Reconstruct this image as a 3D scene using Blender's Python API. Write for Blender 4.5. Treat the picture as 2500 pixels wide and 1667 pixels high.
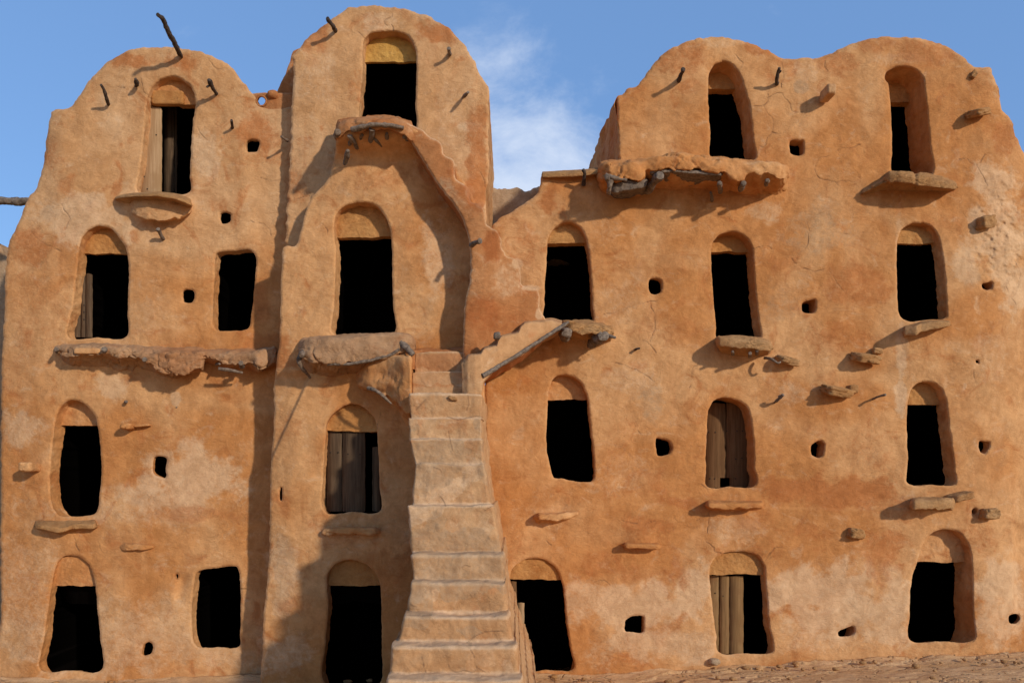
import bpy, math, random
import numpy as np
from mathutils import Vector

# ------------------------------------------------------------------ camera, world, sun
S = 0.0065          # metres per photo pixel on the reference facade plane (y = 0)
D = 11.0            # camera distance from that plane
HX, HY = 1250.0, 1180.0   # principal point / eye level in photo pixels
ZC = 3.0            # eye height

scn = bpy.context.scene
for o in list(bpy.data.objects):
    bpy.data.objects.remove(o)
C = bpy.context.collection

cam_d = bpy.data.cameras.new("camera")
cam = bpy.data.objects.new("camera", cam_d); C.objects.link(cam)
cam.location = (0, -D, ZC)
cam.rotation_euler = (math.radians(90), 0, 0)
cam_d.sensor_width = 36.0
cam_d.lens = 36.0 * D / (2500 * S)
cam_d.shift_y = (HY - 833.5) / 2500.0
cam_d.clip_end = 5000
scn.camera = cam

SUN_H, SUN_V = 1.0, 0.52        # shadow shift per metre of depth: left, down
sun_dir = Vector((SUN_H, -1.0, SUN_V)).normalized()      # towards the sun
elev = math.asin(sun_dir.z)
azim = math.atan2(sun_dir.x, sun_dir.y)
w = bpy.data.worlds.new("World"); scn.world = w; w.use_nodes = True
nt = w.node_tree; N = nt.nodes; L = nt.links; N.clear()
out = N.new("ShaderNodeOutputWorld"); bg = N.new("ShaderNodeBackground")
sky = N.new("ShaderNodeTexSky"); sky.sky_type = 'NISHITA'; sky.sun_disc = False
sky.sun_elevation = elev; sky.sun_rotation = azim; sky.altitude = 300
sky.air_density = 1.0; sky.dust_density = 0.4; sky.ozone_density = 3.0
SKY_K = 0.15
bg.inputs['Strength'].default_value = SKY_K
tc = N.new("ShaderNodeTexCoord")
mp = N.new("ShaderNodeMapping"); mp.inputs['Scale'].default_value = (3.2, 3.2, 5.4); mp.inputs['Location'].default_value = (0.35, 0.2, 0.1)
cn = N.new("ShaderNodeTexNoise"); cn.inputs['Scale'].default_value = 1.6; cn.inputs['Detail'].default_value = 8; cn.inputs['Roughness'].default_value = 0.64; cn.inputs['Distortion'].default_value = 0.3
L.new(tc.outputs['Generated'], mp.inputs['Vector']); L.new(mp.outputs[0], cn.inputs['Vector'])
# a thin cloud bank standing low in one direction of the sky
vd = N.new("ShaderNodeVectorMath"); vd.operation = 'DISTANCE'
cdir = Vector((0.02, 1.0, 0.41)).normalized()
vd.inputs[1].default_value = (cdir.x, cdir.y, cdir.z)
L.new(tc.outputs['Generated'], vd.inputs[0])
ev = N.new("ShaderNodeMix"); ev.data_type = 'RGBA'; ev.inputs[0].default_value = 0.62; ev.inputs[7].default_value = (1.28, 2.50, 5.0, 1)
md = N.new("ShaderNodeMapRange"); md.interpolation_type = 'SMOOTHSTEP'
md.inputs['From Min'].default_value = 0.27; md.inputs['From Max'].default_value = 0.02
md.inputs['To Min'].default_value = 0.0; md.inputs['To Max'].default_value = 0.38
L.new(vd.outputs['Value'], md.inputs['Value'])
ad = N.new("ShaderNodeMath"); ad.operation = 'ADD'; L.new(cn.outputs['Fac'], ad.inputs[0]); L.new(md.outputs[0], ad.inputs[1])
cr = N.new("ShaderNodeMapRange"); cr.interpolation_type = 'SMOOTHSTEP'
cr.inputs['From Min'].default_value = 0.60; cr.inputs['From Max'].default_value = 1.02
cr.inputs['To Min'].default_value = 0.0; cr.inputs['To Max'].default_value = 0.85
L.new(ad.outputs[0], cr.inputs['Value'])
hs = N.new("ShaderNodeHueSaturation"); hs.inputs['Saturation'].default_value = 1.04; hs.inputs['Value'].default_value = 1.26
L.new(sky.outputs[0], hs.inputs['Color'])
SKY_HS = hs
mx = N.new("ShaderNodeMix"); mx.data_type = 'RGBA'
mx.inputs[7].default_value = (4.9, 5.5, 6.6, 1)
L.new(cr.outputs[0], mx.inputs[0]); L.new(hs.outputs[0], ev.inputs[6]); L.new(ev.outputs[2], mx.inputs[6])
L.new(mx.outputs[2], bg.inputs['Color']); L.new(bg.outputs[0], out.inputs['Surface'])

sd = bpy.data.lights.new("sun", 'SUN'); sd.energy = 3.2; sd.angle = math.radians(2.2); sd.color = (1.0, 0.945, 0.85)
sun = bpy.data.objects.new("sun", sd); C.objects.link(sun)
sun.rotation_euler = sun_dir.to_track_quat('Z', 'Y').to_euler()
scn.view_settings.view_transform = 'Standard'
scn.view_settings.look = 'None'
scn.view_settings.exposure = 0.0
scn.view_settings.gamma = 1.0

# ------------------------------------------------------------------ noise and polygon helpers
def _h(ix, iy, iz, seed):
    h = (ix * 374761393 + iy * 668265263 + iz * 1274126177 + seed * 974634777) & 0xFFFFFFFF
    h = ((h ^ (h >> 13)) * 1274126177) & 0xFFFFFFFF
    h = ((h ^ (h >> 16)) * 2246822519) & 0xFFFFFFFF
    return ((h ^ (h >> 15)) & 0xFFFF) / 65535.0

def vn(x, y, z, seed=0):
    x = np.asarray(x, float); y = np.asarray(y, float); z = np.asarray(z, float) + np.zeros_like(x)
    ix = np.floor(x).astype(np.int64); iy = np.floor(y).astype(np.int64); iz = np.floor(z).astype(np.int64)
    fx = x - ix; fy = y - iy; fz = z - iz
    fx = fx * fx * (3 - 2 * fx); fy = fy * fy * (3 - 2 * fy); fz = fz * fz * (3 - 2 * fz)
    r = 0
    for a in (0, 1):
        for b in (0, 1):
            for c in (0, 1):
                r = r + _h(ix + a, iy + b, iz + c, seed) * (fx if a else 1 - fx) * (fy if b else 1 - fy) * (fz if c else 1 - fz)
    return r - 0.5

def fbm(x, y, z, seed=0, octv=4, gain=0.5):
    r = 0; a = 1; f = 1
    for i in range(octv):
        r = r + a * vn(x * f + 7.3 * i, y * f - 3.1 * i, z * f + 1.7 * i, seed + i); a *= gain; f *= 2.03
    return r

def sstep(a, b, x):
    t = np.clip((x - a) / (b - a), 0, 1); return t * t * (3 - 2 * t)

def catmull(pts, closed=True, seg=3.0, tension=0.5):
    P = np.array(pts, float); n = len(P); res = []
    rng = range(n) if closed else range(n - 1)
    for i in rng:
        if closed:
            p0, p1, p2, p3 = P[(i - 1) % n], P[i], P[(i + 1) % n], P[(i + 2) % n]
        else:
            p0, p1, p2, p3 = P[max(i - 1, 0)], P[i], P[i + 1], P[min(i + 2, n - 1)]
        m = max(1, int(np.linalg.norm((p2 - p1)[:2]) / seg))
        l = np.linalg.norm(p2 - p1) + 1e-9
        m1 = (p2 - p0); m2 = (p3 - p1)
        m1 = m1 / (np.linalg.norm(m1) + 1e-9) * l; m2 = m2 / (np.linalg.norm(m2) + 1e-9) * l
        t = np.arange(m)[:, None] / m
        res.append((2*t**3 - 3*t**2 + 1) * p1 + (t**3 - 2*t**2 + t) * m1 * tension * 2 * 0.8 + (-2*t**3 + 3*t**2) * p2 + (t**3 - t**2) * m2 * tension * 2 * 0.8)
    if not closed: res.append(P[-1:])
    return np.vstack(res)

def area(P):
    x, y = P[:, 0], P[:, 1]; return 0.5 * np.sum(x * np.roll(y, -1) - np.roll(x, -1) * y)

def pnormals(P):
    T = np.roll(P, -1, 0) - np.roll(P, 1, 0); T /= (np.linalg.norm(T, axis=1, keepdims=True) + 1e-9)
    n = np.stack([T[:, 1], -T[:, 0]], 1)
    return n if area(P) > 0 else -n          # outward

def prep(pts, wob=1.2, seed=1, seg=3.0, wl=14.0):
    P = catmull(pts, True, seg)
    n = pnormals(P)
    k = fbm(P[:, 0] / wl, P[:, 1] / wl, seed * 3.7, seed, 3) * 2 * wob
    return P + n * k[:, None]

def sdf(U, V, poly, du, dv, margin):
    """signed distance (positive inside), computed only around the polygon"""
    out = np.full(U.shape, -1e3)
    u0, u1 = poly[:, 0].min() - margin, poly[:, 0].max() + margin
    v0, v1 = poly[:, 1].min() - margin, poly[:, 1].max() + margin
    c0 = max(0, int((u0 - U[0, 0]) / du)); c1 = min(U.shape[1], int((u1 - U[0, 0]) / du) + 2)
    r0 = max(0, int((v0 - V[0, 0]) / dv)); r1 = min(U.shape[0], int((v1 - V[0, 0]) / dv) + 2)
    if c1 <= c0 or r1 <= r0: return out
    u = U[r0:r1, c0:c1]; v = V[r0:r1, c0:c1]
    ins = np.zeros(u.shape, bool); dm = np.full(u.shape, margin * margin * 1.0)
    A = poly; B = np.roll(poly, -1, 0)
    for (ax, ay), (bx, by) in zip(A, B):
        if ay != by:
            lo, hi = min(ay, by), max(ay, by)
            rr0 = int(np.searchsorted(v[:, 0], lo)); rr1 = int(np.searchsorted(v[:, 0], hi))
            if rr1 > rr0:
                vv = v[rr0:rr1]; xi = ax + (vv - ay) * (bx - ax) / (by - ay)
                ins[rr0:rr1] ^= (u[rr0:rr1] < xi)
        q0 = max(0, int((min(ax, bx) - margin - u[0, 0]) / du)); q1 = min(u.shape[1], int((max(ax, bx) + margin - u[0, 0]) / du) + 2)
        p0 = max(0, int((min(ay, by) - margin - v[0, 0]) / dv)); p1 = min(u.shape[0], int((max(ay, by) + margin - v[0, 0]) / dv) + 2)
        if q1 <= q0 or p1 <= p0: continue
        uu = u[p0:p1, q0:q1]; vv = v[p0:p1, q0:q1]
        ex, ey = bx - ax, by - ay; l2 = ex * ex + ey * ey + 1e-9
        t = np.clip(((uu - ax) * ex + (vv - ay) * ey) / l2, 0, 1)
        d2 = (uu - ax - t * ex) ** 2 + (vv - ay - t * ey) ** 2
        dm[p0:p1, q0:q1] = np.minimum(dm[p0:p1, q0:q1], d2)
    d = np.sqrt(dm)
    out[r0:r1, c0:c1] = np.where(ins, d, -d)
    return out

def W(px, py, dep):
    """world point seen at photo pixel (px, py) on the plane 'dep' metres in front of the facade"""
    k = (D - dep) / D
    return np.stack([(np.asarray(px, float) - HX) * S * k, -np.asarray(dep, float) + np.zeros_like(np.asarray(px, float)), ZC + (HY - np.asarray(py, float)) * S * k], -1)

def OR(P, dep):
    """photo pixel traced at depth dep -> facade-plane (orthographic) units"""
    k = ((D - dep) / D)
    k = np.asarray(k)
    if k.ndim: k = k[:, None]
    return np.array([HX, HY]) + (P - np.array([HX, HY])) * k

def WO(P, dep):
    return np.stack([(P[..., 0] - HX) * S, -dep + np.zeros_like(P[..., 0]), ZC + (HY - P[..., 1]) * S], -1)

# ------------------------------------------------------------------ mesh building
class MB:
    def __init__(s): s.v = []; s.f = []; s.m = []; s.n = 0; s.attr = []
    def add(s, verts, faces, mi=0, stain=None, crack=None):
        verts = np.asarray(verts, float).reshape(-1, 3)
        s.v.append(verts)
        faces = np.asarray(faces, np.int64)
        s.f.append(faces + s.n); s.m.append(np.full(len(faces), mi, np.int32))
        a = np.zeros((len(verts), 4), np.float32)
        if stain is not None: a[:, :3] = stain
        if crack is not None: a[:, 3] = crack
        s.attr.append(a)
        s.n += len(verts)
        return s
    def grid(s, P, mi=0, close_u=False, close_v=False, flip=False):
        """P: rows x cols x 3"""
        R, Cc = P.shape[:2]; idx = np.arange(R * Cc).reshape(R, Cc)
        if close_v: idx = np.vstack([idx, idx[:1]])
        if close_u: idx = np.hstack([idx, idx[:, :1]])
        f = np.stack([idx[:-1, :-1], idx[:-1, 1:], idx[1:, 1:], idx[1:, :-1]], -1).reshape(-1, 4)
        if flip: f = f[:, ::-1]
        return s.add(P.reshape(-1, 3), f, mi)
    def fan(s, ring, mi=0, flip=False):
        c = ring.mean(0); n = len(ring)
        i = np.arange(n); f = np.stack([i, (i + 1) % n, np.full(n, n)], -1)
        if flip: f = f[:, ::-1]
        return s.add(np.vstack([ring, c]), f, mi)
    def box(s, a, b, mi=0):
        x0, y0, z0 = a; x1, y1, z1 = b
        v = [(x0,y0,z0),(x1,y0,z0),(x1,y1,z0),(x0,y1,z0),(x0,y0,z1),(x1,y0,z1),(x1,y1,z1),(x0,y1,z1)]
        return s.add(v, [(0,3,2,1),(4,5,6,7),(0,1,5,4),(1,2,6,5),(2,3,7,6),(3,0,4,7)], mi)
    def build(s, name, mats, parent=None, smooth=True):
        me = bpy.data.meshes.new(name)
        V = np.vstack(s.v).astype(np.float32)
        loops = np.concatenate([f.ravel() for f in s.f]).astype(np.int32)
        tot = np.concatenate([np.full(len(f), f.shape[1], np.int32) for f in s.f])
        st = np.concatenate([[0], np.cumsum(tot)[:-1]]).astype(np.int32)
        me.vertices.add(len(V)); me.vertices.foreach_set('co', V.ravel())
        me.loops.add(len(loops)); me.loops.foreach_set('vertex_index', loops)
        me.polygons.add(len(tot)); me.polygons.foreach_set('loop_start', st); me.polygons.foreach_set('loop_total', tot)
        me.polygons.foreach_set('material_index', np.concatenate(s.m))
        me.polygons.foreach_set('use_smooth', np.full(len(tot), smooth))
        A = np.vstack(s.attr)
        if A.any():
            at = me.attributes.new('stain', 'FLOAT_COLOR', 'POINT')
            B = A.copy(); B[:, 3] = 1; at.data.foreach_set('color', B.ravel())
            at = me.attributes.new('crack', 'FLOAT', 'POINT'); at.data.foreach_set('value', A[:, 3].copy())
        me.update(calc_edges=True); me.validate()
        for m in (mats if isinstance(mats, (list, tuple)) else [mats]): me.materials.append(m)
        o = bpy.data.objects.new(name, me); C.objects.link(o)
        if parent is not None: o.parent = parent
        return o

def gnormals(P, close_u=False):
    if close_u:
        du = np.roll(P, -1, 1) - np.roll(P, 1, 1)
    else:
        du = np.gradient(P, axis=1)
    dv = np.gradient(P, axis=0)
    n = np.cross(du, dv); return n / (np.linalg.norm(n, axis=2, keepdims=True) + 1e-12)

def empty(name, label, cat, loc=(0, 0, 0), group=None):
    o = bpy.data.objects.new(name, None); C.objects.link(o); o.location = (0, 0, 0)
    o['label'] = label; o['category'] = cat
    if group: o['group'] = group
    o.empty_display_size = 0.3
    return o

# ------------------------------------------------------------------ materials
def newmat(name):
    m = bpy.data.materials.new(name); m.use_nodes = True
    nt = m.node_tree; nt.nodes.clear()
    o = nt.nodes.new('ShaderNodeOutputMaterial'); b = nt.nodes.new('ShaderNodeBsdfPrincipled')
    nt.links.new(b.outputs[0], o.inputs[0]); b.inputs['Roughness'].default_value = 0.95
    b.inputs['Specular IOR Level'].default_value = 0.15
    return m, nt, b

class NG:
    def __init__(s, nt): s.nt = nt
    def n(s, t, **k):
        x = s.nt.nodes.new(t)
        for a, b in k.items(): setattr(x, a, b)
        return x
    def l(s, a, b): s.nt.links.new(a, b)
    def noise(s, vec, scale, detail=4, rough=0.55, dist=0.0):
        x = s.n('ShaderNodeTexNoise'); x.inputs['Scale'].default_value = scale; x.inputs['Detail'].default_value = detail
        x.inputs['Roughness'].default_value = rough; x.inputs['Distortion'].default_value = dist; s.l(vec, x.inputs['Vector']); return x.outputs['Fac']
    def mapping(s, vec, sc, loc=(0,0,0), rot=(0,0,0)):
        x = s.n('ShaderNodeMapping'); x.inputs['Scale'].default_value = sc; x.inputs['Location'].default_value = loc; x.inputs['Rotation'].default_value = rot
        s.l(vec, x.inputs['Vector']); return x.outputs[0]
    def rng(s, v, a, b, c=0.0, d=1.0, smooth=True):
        x = s.n('ShaderNodeMapRange'); x.interpolation_type = 'SMOOTHSTEP' if smooth else 'LINEAR'
        for i, q in zip(('From Min', 'From Max', 'To Min', 'To Max'), (a, b, c, d)): x.inputs[i].default_value = q
        s.l(v, x.inputs['Value']); return x.outputs[0]
    def math(s, op, a, b=0.0, c=None):
        x = s.n('ShaderNodeMath', operation=op)
        for i, q in enumerate((a, b) if c is None else (a, b, c)):
            if isinstance(q, (int, float)): x.inputs[i].default_value = q
            else: s.l(q, x.inputs[i])
        return x.outputs[0]
    def mix(s, f, a, b, mode='MIX'):
        x = s.n('ShaderNodeMix', data_type='RGBA', blend_type=mode)
        for i, q in ((0, f), (6, a), (7, b)):
            if isinstance(q, (int, float)): x.inputs[i].default_value = q
            elif isinstance(q, tuple): x.inputs[i].default_value = (*q, 1)
            else: s.l(q, x.inputs[i])
        return x.outputs[2]

def plaster(name, main, tan, red, pale, gray, crackiness=1.0, bump=1.0, rough_scale=1.0, off=(0, 0, 0), bleach=None):
    m, nt, b = newmat(name); g = NG(nt)
    pos0 = g.n('ShaderNodeNewGeometry').outputs['Position']
    pos = g.mapping(pos0, (1, 1, 1), off)
    big = g.noise(pos, 0.55, 3, 0.5, 0.6)
    col = g.mix(g.rng(big, 0.40, 0.62), main, tan)
    if bleach:
        sx = g.n('ShaderNodeSeparateXYZ'); g.l(pos, sx.inputs[0])
        zz = g.math('ADD', sx.outputs['Z'], g.math('MULTIPLY', g.noise(pos, 1.1, 4), 2.6))
        col = g.mix(g.rng(zz, 6.9, 9.3), col, g.mix(g.rng(big, 0.40, 0.62), bleach[0], bleach[1]))
    med = g.noise(pos, 1.9, 6, 0.62, 1.2)
    col = g.mix(g.rng(med, 0.53, 0.70, 0, 0.70), col, red)
    med2 = g.noise(g.mapping(pos, (1, 1, 1.3), (3, 5, 9)), 3.4, 7, 0.65, 0.8)
    col = g.mix(g.rng(med2, 0.54, 0.76, 0, 0.55), col, pale)
    streak = g.noise(g.mapping(pos, (5.5, 5.5, 0.55)), 1.0, 5, 0.6, 0.3)
    col = g.mix(g.rng(streak, 0.55, 0.75, 0, 0.35), col, red)
    # stains painted with their own shapes
    at = g.n('ShaderNodeAttribute', attribute_name='stain'); sp = g.n('ShaderNodeSeparateColor'); g.l(at.outputs['Color'], sp.inputs[0])
    edge = g.noise(pos, 11.0, 7, 0.72, 0.8)
    def st(chan, lo=0.12, hi=0.88):
        e = g.math('ADD', chan, g.math('MULTIPLY', g.math('SUBTRACT', edge, 0.5), 1.5))
        e = g.rng(e, lo, hi); return g.math('MULTIPLY', e, g.rng(chan, 0.0, 0.08))
    col = g.mix(g.math('MULTIPLY', st(sp.outputs[0]), 0.62), col, pale)
    col = g.mix(g.math('MULTIPLY', st(sp.outputs[1]), 0.8), col, red)
    col = g.mix(g.math('MULTIPLY', st(sp.outputs[2]), 0.8), col, gray)
    dirt = g.noise(g.mapping(pos, (1, 1, 0.8), (7, 1, 2)), 4.3, 7, 0.7, 0.6)
    col = g.mix(1.0, col, g.mix(g.rng(dirt, 0.34, 0.66), (0.84, 0.80, 0.76), (1.06, 1.07, 1.08)), 'MULTIPLY')
    # value grain: cloudy, fine sand, flecks
    f1 = g.noise(pos, 14 * rough_scale, 6, 0.7)
    col = g.mix(1.0, col, g.mix(g.rng(f1, 0.3, 0.7), (0.95, 0.945, 0.94), (1.045, 1.05, 1.055)), 'MULTIPLY')
    f2 = g.noise(pos, 95, 2, 0.7)
    col = g.mix(1.0, col, g.mix(g.rng(f2, 0.3, 0.7), (0.95, 0.95, 0.95), (1.05, 1.05, 1.05)), 'MULTIPLY')
    pit = g.noise(g.mapping(pos, (1, 1, 1), (11, 2, 5)), 42, 2, 0.5)
    pitm = g.rng(pit, 0.27, 0.20)
    pitk = g.math('MULTIPLY', pitm, g.rng(g.noise(pos, 1.3, 2), 0.45, 0.65))
    col = g.mix(g.math('MULTIPLY', pitk, 0.45), col, (0.10, 0.05, 0.03))
    # fine branching cracks
    wv = g.n('ShaderNodeTexNoise'); wv.inputs['Scale'].default_value = 3.0; wv.inputs['Detail'].default_value = 6; wv.inputs['Roughness'].default_value = 0.65; g.l(pos, wv.inputs['Vector'])
    va = g.n('ShaderNodeVectorMath', operation='MULTIPLY_ADD'); g.l(wv.outputs['Color'], va.inputs[0]); va.inputs[1].default_value = (0.55, 0.55, 0.55); g.l(pos, va.inputs[2])
    vo = g.n('ShaderNodeTexVoronoi', feature='DISTANCE_TO_EDGE'); vo.inputs['Scale'].default_value = 1.5; g.l(va.outputs[0], vo.inputs['Vector'])
    c1 = g.rng(vo.outputs['Distance'], 0.008, 0.0)
    vo2 = g.n('ShaderNodeTexVoronoi', feature='DISTANCE_TO_EDGE'); vo2.inputs['Scale'].default_value = 5.0; g.l(va.outputs[0], vo2.inputs['Vector'])
    c2 = g.rng(vo2.outputs['Distance'], 0.024, 0.0)
    mk1 = g.rng(g.noise(g.mapping(pos, (1, 1, 1), (4, 4, 4)), 0.9, 4, 0.6), 0.53, 0.60)
    mk2 = g.rng(g.noise(g.mapping(pos, (1, 1, 1), (9, 1, 4)), 1.5, 4, 0.6), 0.57, 0.64)
    cr_ = g.math('MAXIMUM', g.math('MULTIPLY', c1, mk1), g.math('MULTIPLY', c2, mk2))
    cr_ = g.math('MULTIPLY', cr_, 0.42 * crackiness)
    ca = g.n('ShaderNodeAttribute', attribute_name='crack')
    crk = g.math('MAXIMUM', cr_, ca.outputs['Fac'])
    col = g.mix(g.math('MULTIPLY', crk, 0.72), col, (0.09, 0.045, 0.025))
    # hairline trowel and straw marks, dark and pale
    hn = g.noise(g.mapping(pos, (1, 1, 1.9), (5, 5, 5), (0, 0.5, 0)), 13, 2, 0.5, 2.2)
    hl = g.rng(g.math('ABSOLUTE', g.math('SUBTRACT', hn, 0.5)), 0.014, 0.0)
    hm = g.noise(g.mapping(pos, (1, 1, 1), (1, 8, 3)), 5.5, 3, 0.6)
    col = g.mix(g.math('MULTIPLY', g.math('MULTIPLY', hl, g.rng(hm, 0.56, 0.66)), 0.55), col, (0.20, 0.09, 0.035))
    col = g.mix(g.math('MULTIPLY', g.math('MULTIPLY', hl, g.rng(hm, 0.45, 0.36)), 0.5), col, (0.68, 0.42, 0.22))
    g.l(col, b.inputs['Base Color'])
    # relief: hand trowelling, straw, sand
    tr = g.noise(g.mapping(pos, (1.0, 1.0, 1.7), (0, 0, 0), (0, 0.35, 0)), 6.0, 7, 0.66, 1.5)
    tr2 = g.noise(pos, 24, 4, 0.65, 0.8)
    smo = g.rng(g.noise(pos, 1.15, 3, 0.6), 0.42, 0.66, 0.25, 1.0)
    ridg = g.math('ABSOLUTE', g.math('SUBTRACT', g.noise(g.mapping(pos, (1, 1, 2.2), (2, 2, 2), (0, -0.3, 0)), 9.0, 3, 0.55, 1.8), 0.5))
    ridg = g.rng(ridg, 0.0, 0.045, 1.0, 0.0)
    ridg = g.math('MULTIPLY', ridg, smo)
    h = g.math('ADD', g.math('MULTIPLY', tr, 0.025), g.math('MULTIPLY', g.math('MULTIPLY', tr2, smo), 0.009))
    h = g.math('ADD', h, g.math('MULTIPLY', f2, 0.0026))
    h = g.math('ADD', h, g.math('MULTIPLY', ridg, 0.004))
    h = g.math('SUBTRACT', h, g.math('MULTIPLY', ca.outputs['Fac'], 0.008))
    h = g.math('SUBTRACT', h, g.math('MULTIPLY', pitm, 0.003))
    bp = g.n('ShaderNodeBump'); bp.inputs['Strength'].default_value = 0.68 * bump; bp.inputs['Distance'].default_value = 1.0
    g.l(h, bp.inputs['Height']); g.l(bp.outputs[0], b.inputs['Normal'])
    return m

MAIN = (0.500, 0.205, 0.062); TAN = (0.585, 0.295, 0.118); RED = (0.420, 0.142, 0.040); PALE = (0.650, 0.415, 0.230); GRAY = (0.430, 0.260, 0.135)
BL = ((0.530, 0.268, 0.108), (0.595, 0.330, 0.152))
M_PL = plaster('adobe_plaster', MAIN, TAN, RED, PALE, GRAY)
M_UP = plaster('sunbleached_plaster', MAIN, TAN, RED, PALE, GRAY, bleach=BL)
M_ST = plaster('worn_stair_plaster', (0.480, 0.248, 0.106), (0.500, 0.280, 0.130), (0.430, 0.175, 0.064), (0.660, 0.430, 0.250), (0.400, 0.245, 0.130), 1.0, 0.8)
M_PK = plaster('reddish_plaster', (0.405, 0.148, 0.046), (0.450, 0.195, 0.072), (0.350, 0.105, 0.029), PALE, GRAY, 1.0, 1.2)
M_TY = plaster('ochre_infill', (0.480, 0.205, 0.058), (0.500, 0.240, 0.078), (0.420, 0.165, 0.045), (0.540, 0.290, 0.100), GRAY, 0.5, 1.5, 1.6)
M_TYY = plaster('yellow_ochre_infill', (0.540, 0.285, 0.066), (0.560, 0.310, 0.085), (0.480, 0.235, 0.056), (0.590, 0.340, 0.105), GRAY, 0.3, 1.3, 1.6)
M_STONE = plaster('sandstone', (0.420, 0.205, 0.074), (0.460, 0.245, 0.100), (0.350, 0.150, 0.050), (0.520, 0.300, 0.135), (0.360, 0.220, 0.120), 0.6, 2.0, 1.8)
M_LG = plaster('worn_ledge_plaster', (0.400, 0.180, 0.074), (0.410, 0.225, 0.110), (0.350, 0.125, 0.042), (0.500, 0.320, 0.180), (0.390, 0.245, 0.140), 1.6, 1.4)
M_BACK = plaster('grey_mud', (0.420, 0.250, 0.135), (0.430, 0.285, 0.165), (0.330, 0.190, 0.100), (0.450, 0.320, 0.200), (0.310, 0.215, 0.140), 1.0, 1.6)

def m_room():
    m, nt, b = newmat('painted_shade_interior'); b.inputs['Base Color'].default_value = (0.004, 0.003, 0.0025, 1); b.inputs['Roughness'].default_value = 1; b.inputs['Specular IOR Level'].default_value = 0
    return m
M_ROOM = m_room()  # near-black lining: the deep shade inside the openings is put into the colour

def wood(name, a, bcol, c, vertical=True, scale=1.0, bs=.7):
    m, nt, b = newmat(name); g = NG(nt)
    pos = g.n('ShaderNodeNewGeometry').outputs['Position']
    v = g.mapping(pos, (26 * scale, 26 * scale, 1.6) if vertical else (20 * scale, 20 * scale, 20 * scale))
    gr = g.noise(v, 1.0, 6, 0.65, 0.4)
    col = g.mix(g.rng(gr, 0.35, 0.65), a, bcol)
    col = g.mix(g.rng(g.noise(pos, 3.0, 4), 0.5, 0.7, 0, 0.7), col, c)
    g.l(col, b.inputs['Base Color'])
    bp = g.n('ShaderNodeBump'); bp.inputs['Strength'].default_value = bs; bp.inputs['Distance'].default_value = 0.02
    g.l(gr, bp.inputs['Height']); g.l(bp.outputs[0], b.inputs['Normal']); b.inputs['Roughness'].default_value = 0.85
    return m
M_WD = wood('dark_stick_wood', (0.035, 0.024, 0.018), (0.095, 0.068, 0.05), (0.06, 0.04, 0.03), False)
M_WB = wood('weathered_brown_wood', (0.10, 0.07, 0.05), (0.22, 0.165, 0.12), (0.15, 0.10, 0.065), False)
M_WG = wood('grey_driftwood', (0.11, 0.072, 0.048), (0.25, 0.18, 0.125), (0.16, 0.105, 0.068), False)
M_DG = wood('grey_door_boards', (0.070, 0.040, 0.021), (0.125, 0.075, 0.040), (0.085, 0.047, 0.023), True, 1.0, .35)
M_DB = wood('brown_door_boards', (0.10, 0.045, 0.016), (0.150, 0.072, 0.028), (0.11, 0.050, 0.018), True, 1.0, .35)
M_DP = wood('pale_door_boards', (0.16, 0.082, 0.030), (0.235, 0.128, 0.050), (0.18, 0.088, 0.034), True, 1.0, .35)
M_LEAF = wood('pale_door_leaf', (0.30, 0.17, 0.078), (0.40, 0.245, 0.125), (0.28, 0.155, 0.068), True, 1.0, .35)
M_NAIL = wood('iron', (0.02, 0.018, 0.016), (0.04, 0.03, 0.025), (0.03, 0.02, 0.02), False)

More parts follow.
